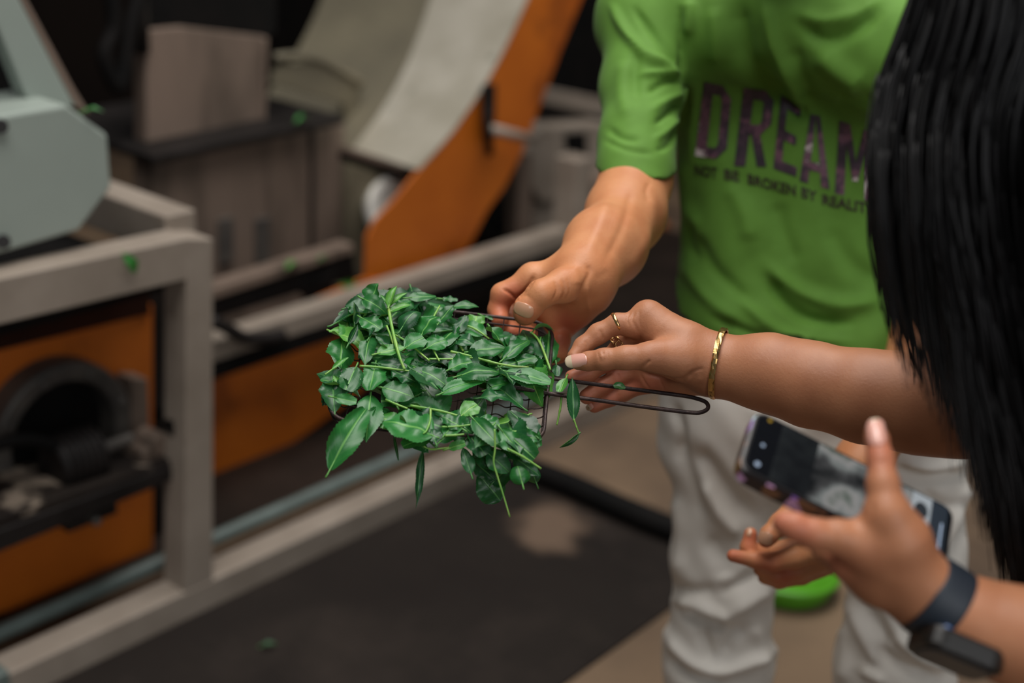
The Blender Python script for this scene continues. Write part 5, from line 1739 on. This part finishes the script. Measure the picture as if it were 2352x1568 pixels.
# --- the filling: leaves lying in layers all over the net
zones = {}
def zone(a, b):
    if b > 0.055: k = 'along the back rim'
    elif b < -0.05: k = 'along the front rim'
    elif a < -0.055: k = 'at the left side'
    elif a > 0.05: k = 'beside the handle'
    else: k = 'in the middle'
    return k
spots = []
for i in range(118):
    for _ in range(40):
        a, b = LR.uniform(-bw / 2 - 0.004, bw / 2 * 0.97), LR.uniform(-bh / 2 - 0.006, bh / 2 + 0.002)
        x, y, _d = to_px(bk(a, b)[None]); x, y = float(x[0]), float(y[0])
        if x > 1108 and y < 812 - 0.0 * x and (y < 800 - (x - 1108) * 0.0) and x > 1108 + (y - 745) * 0.9: continue   # net shows by the thumb
        if x > 1195 and y > 893: continue                                              # net shows under the handle
        if x > 1045 and 905 < y < 985 and LR.random() < 0.85: continue
        if x < 830 and y > 915: continue
        if 830 <= x < 1050 and 905 < y < 935 and LR.random() < 0.6: continue
        if y > 985 and x < 1060 and LR.random() < 0.8: continue
        break
    spots.append((a, b))
for i, (a, b) in enumerate(spots):
    lay = i / len(spots)
    heap = 0.009 * math.exp(-((a + 0.03) / 0.075) ** 2 - ((b - 0.03) / 0.07) ** 2) + 0.009 * math.exp(-((a + 0.06) / 0.05) ** 2 - ((b - 0.075) / 0.035) ** 2)
    h = -0.004 + lay * (0.006 + heap) + LR.uniform(0, 0.003)
    ang = LR.uniform(0, 2 * math.pi)
    Ln = LR.uniform(0.034, 0.068)
    tl = LR.uniform(-0.12, 0.2)
    dr_ = np.array((math.cos(ang), math.sin(ang)))
    base = bk(a - dr_[0] * Ln / 2, b - dr_[1] * Ln / 2, max(h - tl * Ln / 2, -0.006))
    tip = bk(a + dr_[0] * Ln / 2, b + dr_[1] * Ln / 2, max(h + tl * Ln / 2, -0.006))
    up = nz(bn + LR.uniform(-0.4, 0.4) * bx + LR.uniform(-0.45, 0.3) * by)
    c = LR.choices(['n', 'd', 'l'], [0.64, 0.28, 0.08])[0]
    z = zone(a, b)
    o = shape_leaf('tea_leaf', base, tip, up, LR.uniform(0.0105, 0.0205), GL[c], seed=1000 + i, cup=LR.uniform(-0.35, 0.5), bend=LR.uniform(-0.10, 0.16), twist=LR.uniform(-0.9, 0.9), wave=LR.uniform(0.08, 0.3),
                   roll_tip=LR.choice([0, 0, 0, LR.uniform(-1.6, 1.6)]), fold_=LR.choice([0, 0, 0, 0.45]), trunc=LR.choice([1, 1, LR.uniform(0.6, 0.85)]), petiole=LR.choice([0, 0.004, 0.007]), nu=50, nv=8)
    tone = {'n': 'green tea leaf', 'd': 'dark green tea leaf', 'l': 'pale young tea leaf'}[c]
    tag(o, '%s buried in the heap %s of the basket' % (tone, z), 'leaf', '%ss in the heap %s' % (tone, z))

# --- leaves of the photograph, nearest things last
lf((850, 692), (866, 646), 46, 'upright curled tea leaf sticking out highest at the far left corner of the basket', (24, 40), 'n', roll=0.2, cup=0.5, bend=-0.12, roll_tip=-0.9, wave=0.1)
lf((832, 686), (889, 722), 44, 'dark drooping tea leaf just below the upright curled leaf', (34, 24), 'n', roll=-0.5, bend=0.25, cup=0.1)
lf((938, 684), (1010, 681), 24, 'pale matt tea leaf lying along the far rim behind the bud', (18, 16), 'n', cup=0.0, wave=0.05)
lf((905, 715), (945, 690), 30, 'tea leaf right of the small bud near the far rim', (24, 26), 'n')
lf((920, 760), (968, 718), 44, 'broad arched tea leaf behind the long upright stem', (24, 27), 'd', bend=0.28, cup=-0.4)
lf((968, 772), (1010, 725), 46, 'shiny tea leaf beside the broad arched leaf near the far rim', (22, 28), 'n', roll=0.4, bend=0.15)
lf((1005, 745), (1042, 700), 34, 'tea leaf leaning towards the far rim left of the curved stem', (14, 22), 'n', roll=0.3)
lf((1015, 686), (1056, 690), 14, 'small flat tea leaf on the far rim right of the pale matt leaf', (10, 10), 'n')
lf((1040, 706), (1100, 705), 20, 'tea leaf lying along the far rim nearest the thumb', (10, 9), 'n', cup=0.2, bend=0.1)
lf((1045, 770), (1075, 720), 30, 'tea leaf left of the curved stem near the far rim', (12, 16), 'd')
lf((1060, 745), (1120, 770), 36, 'tea leaf behind the curved stem', (9, 11), 'n')
lf((1040, 780), (1100, 800), 34, 'dark tea leaf in front of the curved stem', (11, 12), 'd', bend=0.15)
lf((1126, 752), (1162, 800), 38, 'folded tea leaf just below the thumb at the edge of the bare net', (12, 10), 'n', roll=0.5, fold_=0.3)
lf((1078, 808), (1166, 800), 46, 'broad tea leaf with straight midrib below the folded leaf', (17, 14), 'n', cup=0.12, bend=0.05, wave=0.07)
lf((1155, 826), (1222, 778), 36, 'shiny tea leaf slanting up towards the man\'s thumb', (14, 12), 'n', cup=0.25)
lf((1150, 842), (1243, 818), 36, 'ragged tea leaf above the large leaf beside the handle', (12, 11), 'n', cup=0.1, wave=0.2)
lf((1195, 812), (1235, 800), 26, 'small tea leaf at the bare net under the man\'s fingers', (8, 8), 'd')
lf((1162, 853), (1276, 882), 40, 'large long tea leaf with pale midrib just behind the handle', (15, 12), 'n', cup=0.15, bend=0.02, wave=0.06, trunc=0.9)
lf((1172, 868), (1262, 892), 26, 'wet shiny tea leaf below the large long leaf at the handle', (12, 9), 'n', roll=-0.3)
lf((1048, 866), (1152, 858), 40, 'long arched tea leaf in the middle with its midrib along it', (17, 15), 'n', bend=0.12, cup=-0.1, roll=0.2)
lf((1030, 850), (1098, 830), 36, 'tea leaf with curved midrib behind the long arched leaf', (15, 14), 'n', bend=0.1)
lf((1150, 848), (1180, 884), 34, 'dark pointed tea leaf standing beside the wet shiny leaf', (16, 15), 'd', roll=0.5, cup=0.3)
lf((1012, 905), (1128, 872), 36, 'slender pointed tea leaf with pale midrib in front of the arched leaf', (13, 15), 'n', cup=0.18, bend=0.08, wave=0.05)
lf((1118, 895), (1168, 880), 30, 'tea leaf at the right of the slender pointed leaf', (9, 9), 'n')
lf((1100, 915), (1172, 918), 26, 'crumpled tea leaf on the bare net in front of the slender leaf', (6, 6), 'd', wave=0.3, bend=0.15)
lf((945, 848), (1020, 912), 62, 'large dark tea leaf with a pale fold at the centre of the basket', (20, 14), 'd', roll=0.3, cup=0.25, bend=0.08)
lf((960, 850), (1030, 890), 44, 'pale tea leaf overlapping the large dark leaf at the centre', (19, 16), 'n', cup=0.1)
lf((878, 890), (952, 912), 52, 'broad pale tea leaf in front of the lying stem', (14, 12), 'n', cup=0.1, wave=0.05)
lf((862, 838), (848, 905), 66, 'broad tea leaf with upright midrib at the left of the basket', (16, 11), 'n', cup=0.12, wave=0.08)
lf((818, 842), (786, 912), 58, 'broad tea leaf over the left rim of the basket', (14, 10), 'n', cup=0.15, wave=0.08)
lf((766, 912), (834, 926), 30, 'light folded tea leaf at the near left corner of the rim', (12, 9), 'n', roll=-0.5, cup=0.3)
lf((850, 775), (838, 840), 44, 'smooth tea leaf standing at the left rim', (20, 16), 'n', roll=-0.3, cup=0.2)
lf((866, 812), (932, 796), 28, 'bright yellow green tea leaf left of the long upright stem', (24, 22), 'l', cup=0.15, wave=0.04)
lf((866, 835), (945, 845), 28, 'dark shiny tea leaf below the yellow green leaf', (18, 16), 'd', cup=0.2)
lf((800, 790), (822, 745), 24, 'dark tea leaf curling over the far left rim', (14, 22), 'd', roll=-0.6, cup=0.5)
lf((814, 745), (812, 692), 22, 'narrow dark tea leaf hanging outside the far left corner', (8, 26), 'd', roll=-0.9, cup=0.6)
lf((848, 775), (862, 752), 20, 'tightly rolled shiny tea leaf at the far left', (22, 24), 'd', cup=1.3, fold_=0.6)
lf((892, 800), (862, 770), 30, 'hollow dark tea leaf left of the long upright stem', (22, 26), 'd', cup=0.7)
lf((776, 880), (766, 862), 18, 'little light tea leaf outside the left rim', (6, 8), 'l', cup=0.6)
lf((762, 849), (806, 818), 14, 'small withered tea leaf with thin stalk on the left rim', (8, 8), 'l', cup=0.5, petiole=0.010)
lf((910, 930), (895, 905), 26, 'tea leaf behind the short stem in front', (9, 12), 'n')
lf((1060, 955), (1104, 925), 40, 'square pale tea leaf on the bare net near the front', (9, 10), 'l', cup=0.05, trunc=0.8, wave=0.04)
lf((1230, 1000), (1165, 938), 58, 'single dark green tea leaf lying flat on the bare net at the front right', (9, 7), 'd', cup=0.05, wave=0.10, trunc=0.92)
lf((996, 1002), (874, 968), 104, 'very broad tea leaf lying over the front rim', (9, 8), 'n', cup=0.12, bend=0.06, wave=0.05, roll=-0.15, trunc=0.95)
lf((996, 1000), (915, 1030), 46, 'tea leaf half under the very broad leaf and over the front rim', (3, -2), 'n', cup=0.2)
lf((905, 1000), (917, 1066), 18, 'thin curled tea leaf hanging down below the very broad leaf', None, 'd', dn=(1.425, 1.415), cup=0.9, fold_=0.3)
lf((757, 1081), (848, 930), 78, 'long pointed tea leaf hanging over the near left corner of the rim', None, 'n', dn=(1.385, 1.428), cup=0.35, bend=0.16, wave=0.16, trunc=0.90, petiole=0.008)
lf((1000, 1015), (988, 985), 40, 'tea leaf under the forked stem at the front', (8, 10), 'd')
lf((1020, 1000), (1062, 955), 44, 'pale tea leaf between the front stems', (7, 9), 'n', cup=0.1)
lf((1085, 960), (1160, 1042), 48, 'pale tea leaf drooping over the front rim above the hanging stem', None, 'n', dn=(1.425, 1.398), cup=0.2, bend=0.1, wave=0.08)
lf((1078, 1000), (1128, 1062), 54, 'dark shiny tea leaf drooping over the front rim beside the pale one', None, 'd', dn=(1.43, 1.405), cup=0.15, bend=0.1)
lf((1090, 1025), (1150, 1090), 60, 'broad tea leaf hanging behind the drooping shiny leaf', None, 'd', dn=(1.432, 1.415), cup=0.15)
lf((1168, 1000), (1246, 1070), 56, 'tea leaf with a thick pale midrib at the near right corner', None, 'n', dn=(1.412, 1.395), cup=0.15, bend=0.06, wave=0.06)
lf((1175, 1000), (1246, 1008), 40, 'pale wavy tea leaf at the near right corner of the rim', None, 'n', dn=(1.42, 1.418), cup=0.2, wave=0.2)
lf((1150, 1035), (1240, 1050), 40, 'tea leaf behind the thick midrib leaf at the near right corner', None, 'd', dn=(1.424, 1.42))
lf((1200, 1112), (1186, 1064), 58, 'round bright tea leaf bent down below the near right corner', None, 'n', dn=(1.392, 1.405), cup=-0.5, bend=0.2, wave=0.04, trunc=0.8)
lf((1232, 1110), (1215, 1065), 38, 'dark round tea leaf beside the round bright leaf', None, 'd', dn=(1.43, 1.425), cup=-0.3)
lf((1082, 1088), (1062, 1026), 34, 'dark pointed tea leaf hanging at the left of the front bunch', None, 'd', dn=(1.412, 1.425), cup=0.2)
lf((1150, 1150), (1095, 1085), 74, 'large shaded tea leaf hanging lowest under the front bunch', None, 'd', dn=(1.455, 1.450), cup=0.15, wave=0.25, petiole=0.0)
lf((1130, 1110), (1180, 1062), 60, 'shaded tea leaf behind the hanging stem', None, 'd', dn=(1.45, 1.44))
lf((1030, 1030), (1080, 1015), 26, 'small oval tea leaf growing from the forked stem over the front rim', None, 'l', dn=(1.418, 1.416), cup=0.2, wave=0.04)
lf((972, 1035), (955, 1170), 25, 'long twisted tea leaf hanging straight down in front', None, 'd', dn=(1.418, 1.408), cup=0.35, fold_=0.1, twist=1.6, wave=0.2, petiole=0.0)
lf((1278, 838), (1282, 868), 26, 'dark tea leaf on the right rim above the handle', (6, 2), 'd', cup=0.3, trunc=0.85)
lf((1300, 868), (1282, 910), 26, 'light wet tea leaf folded over the handle wires', (7, 4), 'l', roll=-0.4, fold_=0.25)
lf((1408, 884), (1440, 893), 20, 'small shiny tea leaf caught on the upper handle wire', (6, 6), 'n', cup=0.3, wave=0.06, petiole=0.0)
lf((1108, 725), (1138, 738), 10, 'tiny tea leaf on the far rim beside the thumb', (5, 6), 'n', cup=0.5)

for b, t_, wd_, c, dn_, lab in (
    ((1010, 1015), (1062, 975), 44, 'n', (1.418, 1.43), 'tea leaf over the front rim beside the small oval leaf'),
    ((1130, 980), (1090, 1030), 40, 'n', (1.418, 1.405), 'tea leaf hanging between the pale drooping leaf and the hanging stem'),
    ((1150, 985), (1200, 1050), 52, 'n', (1.415, 1.402), 'broad tea leaf behind the thick midrib leaf'),
    ((1120, 1040), (1176, 1090), 54, 'd', (1.418, 1.412), 'dark tea leaf left of the round bright leaf'),
    ((1180, 1050), (1240, 1092), 44, 'd', (1.424, 1.42), 'dark tea leaf right above the round bright leaf'),
    ((1210, 985), (1244, 1040), 40, 'n', (1.424, 1.416), 'tea leaf hanging outermost at the near right corner'),
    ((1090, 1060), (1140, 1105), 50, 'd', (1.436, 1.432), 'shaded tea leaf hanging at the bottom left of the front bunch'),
    ((940, 1000), (985, 1040), 34, 'd', (1.425, 1.415), 'dark tea leaf hanging between the very broad leaf and the forked shoot'),
    ((1040, 960), (1085, 995), 40, 'n', (1.428, 1.42), 'tea leaf on the front rim right of the front stems')):
    lf(b, t_, wd_, lab, None, c, dn=dn_, cup=LR.uniform(0, 0.3))
for b, t_, wd_, c, hh, lab in (
    ((1062, 985), (1010, 955), 40, 'n', (9, 10), 'tea leaf under the two side by side stems'),
    ((1100, 960), (1150, 985), 36, 'n', (8, 9), 'ragged pale tea leaf beside the pale cut stem'),
    ((900, 850), (960, 880), 44, 'd', (17, 15), 'dark tea leaf in front of the lying stem'),
    ((980, 800), (1030, 780), 40, 'n', (20, 20), 'tea leaf under the junction of the two long stems'),
    ((1000, 870), (1050, 905), 40, 'n', (14, 11), 'tea leaf between the centre leaf and the slender pointed leaf'),
    ((830, 730), (880, 760), 40, 'n', (22, 24), 'tea leaf in front of the dark drooping leaf at the far left'),
    ((930, 800), (985, 770), 42, 'n', (22, 24), 'tea leaf right of the longest upright stem')):
    lf(b, t_, wd_, lab, hh, c)

# shoots: a stem with its leaves
def shoot(label, stem_pts, leaves, h=12, r=1.3, dn=None):
    q = [onb(x, y, h / 1000) for x, y in stem_pts] if dn is None else [P(x, y, dn) for x, y in stem_pts]
    t = thing('tea_shoot', label, 'shoot', q[0], 'tea shoots on the wire basket')
    stem_mesh(q, r / 1000, 'stem', t)
    for b, tp, w, c, hh, kw in leaves:
        _sd[0] += 1
        B0 = onb(b[0], b[1], hh[0] / 1000) if dn is None else P(b[0], b[1], hh[0])
        T0 = onb(tp[0], tp[1], hh[1] / 1000) if dn is None else P(tp[0], tp[1], hh[1])
        up = bn if dn is None else nz(0.3 * bn - FWD)
        kw = dict(kw); roll = kw.pop('roll', 0.0)
        ax = nz(T0 - B0); sd = nz(np.cross(up, ax))
        up = math.cos(roll) * nz(up - ax * (up @ ax)) + math.sin(roll) * sd
        shape_leaf('leaf', B0, T0, up, w / 2 / 2180, GL[c], t, seed=_sd[0], petiole=0.002, **kw)
    return t


shoot('tea shoot with the longest upright stem and a pale bud at its top', [(893, 706), (897, 735), (908, 785), (918, 820), (929, 848)],
      [((893, 706), (912, 656), 30, 'l', (32, 44), dict(cup=0.7, roll=0.3)), ((893, 705), (936, 672), 20, 'l', (32, 40), dict(cup=0.5, bend=0.1)), ((896, 716), (945, 700), 26, 'l', (31, 32), dict(cup=0.3)), ((892, 704), (872, 676), 12, 'l', (32, 36), dict(cup=0.6))], h=30, r=1.9)
shoot('tea shoot with one curled leaf at the far right corner by the thumb', [(1264, 849), (1252, 815), (1240, 786), (1230, 772), (1221, 764)],
      [((1221, 764), (1274, 762), 34, 'n', (12, 14), dict(cup=0.45, bend=0.25, roll=0.9)), ((1240, 786), (1243, 772), 6, 'l', (12, 13), dict(cup=0.8))], h=12, r=1.4)
shoot('tea shoot hanging from the handle with a folded dark leaf and a small leaf below', [(1318, 962), (1324, 980), (1330, 996)],
      [((1318, 964), (1314, 866), 38, 'd', (1.470, 1.488), dict(cup=0.4, fold_=0.12, bend=0.03, wave=0.06)), ((1330, 995), (1284, 1028), 20, 'd', (1.468, 1.466), dict(cup=0.9, bend=0.16, roll=0.4))], dn=1.469, r=1.0)
shoot('forked tea shoot lying over the front rim', [(965, 1018), (985, 1031), (1010, 1030), (1032, 1027)], [((984, 1031), (972, 1040), 8, 'l', (1.418, 1.416), dict(cup=0.4))], dn=1.418, r=1.1)
shoot('tea shoot with a bent stalk on the very broad leaf in front', [(989, 938), (988, 965), (980, 988), (972, 996)], [((972, 996), (968, 1018), 12, 'l', (14, 10), dict(cup=0.8))], h=16, r=1.2)

st([(1035, 807), (1062, 813), (1096, 822), (1140, 834), (1180, 841), (1214, 843)], 'longest brownish stem lying across the middle of the heap', 20, 1.5)
st([(985, 824), (1040, 824), (1096, 821)], 'thin straight stem joining the long brownish stem from the left', 20, 1.1)
st([(1054, 746), (1080, 750), (1105, 764), (1124, 778)], 'curved light stem near the far rim left of the thumb', 16, 1.3)
st([(826, 840), (870, 843), (910, 848), (942, 852)], 'lying stem below the yellow green leaf', 22, 1.3)
st([(943, 931), (990, 939), (1030, 948), (1060, 957)], 'yellowish stem along the front part of the basket', 14, 1.4)
st([(1015, 980), (1048, 979), (1082, 975)], 'short stem near the front rim, upper of two side by side', 14, 1.1)
st([(1022, 1000), (1045, 999), (1066, 997)], 'short stem near the front rim, lower of two side by side', 12, 1.2)
st([(1165, 991), (1188, 991), (1211, 989)], 'pale cut stem by the near right corner', 14, 1.4)
st([(886, 917), (910, 928), (936, 938)], 'stem in front of the broad pale leaf', 17, 1.2)
st([(908, 769), (935, 785), (960, 806), (986, 828)], 'slanting stem right of the longest upright stem', 22, 1.3)
st([(987, 786), (997, 806), (1009, 829)], 'short slanting stem behind the thin straight stem', 22, 1.2)
st([(888, 748), (897, 770), (903, 790)], 'short stem leaning on the longest upright stem', 26, 1.3)
st([(990, 738), (1000, 720), (1010, 702)], 'short pale stem near the far rim', 26, 1.2)
st([(1050, 778), (1056, 792), (1064, 806)], 'stout pale stem in front of the curved light stem', 14, 1.6)
st([(862, 938), (868, 950), (875, 968)], 'small forked stem on the bare net at the front left', 5, 1.3)
st([(1136, 985), (1137, 1030), (1134, 1062), (1143, 1095), (1157, 1140), (1171, 1187)], 'long thin stem hanging lowest in front of the basket', None, 1.05, dn=1.392)
st([(1290, 905), (1288, 930), (1284, 952), (1279, 976)], 'dark stem hanging down under the handle', None, 1.2, dn=1.485)
st([(1165, 1030), (1200, 1048), (1243, 1076)], 'thick pale midrib stalk at the near right corner', None, 1.3, dn=1.389)

# --- leaves dropped on the machine and the floor
def dropped(px, py, b, L, ang, label, mat='leaf', flat=True):
    c = mb(px, py, b) if b is not None else ground(px, py, 0.012)
    if b is None:
        ax = np.array((math.cos(ang), math.sin(ang), 0)); up = Z_
    elif flat:
        ax = math.cos(ang) * U_ + math.sin(ang) * V_; up = Z_
    else:
        ax = math.cos(ang) * U_ + math.sin(ang) * Z_; up = -V_
    _sd[0] += 1
    return tag(shape_leaf('dropped_leaf', c - ax * L / 2, c + ax * L / 2, up, L * 0.24, M[mat], seed=_sd[0], cup=0.4, bend=0.15, wave=0.15), label, 'leaf', 'tea leaves dropped on the machine and floor')
dropped(297, 606, -0.003, 0.048, -1.1, 'tea leaf hanging on the front of the top rail', flat=False)
dropped(330, 508, 0.40, 0.035, 0.4, 'tea leaf dropped on the side rail of the frame')
dropped(672, 610, 0.452, 0.045, 0.3, 'larger tea leaf dropped on the dark conveyor edge', 'leaf_light')
dropped(742, 594, 0.452, 0.030, 0.1, 'smaller tea leaf dropped on the dark conveyor edge further right')
dropped(800, 648, 0.44, 0.05, 0.0, 'tea leaf lying on the orange conveyor above the beam', 'leaf_light', False)
dropped(214, 258, 0.05, 0.035, -0.6, 'tea leaf stuck behind the sloping corner of the cover box')
dropped(695, 276, 0.655, 0.05, 0.2, 'tea leaf dropped on the dark ledge of the cabinet')
dropped(618, 1482, None, 0.032, 0.3, 'tea leaf lying on the dark floor plate', 'leaf_dark')
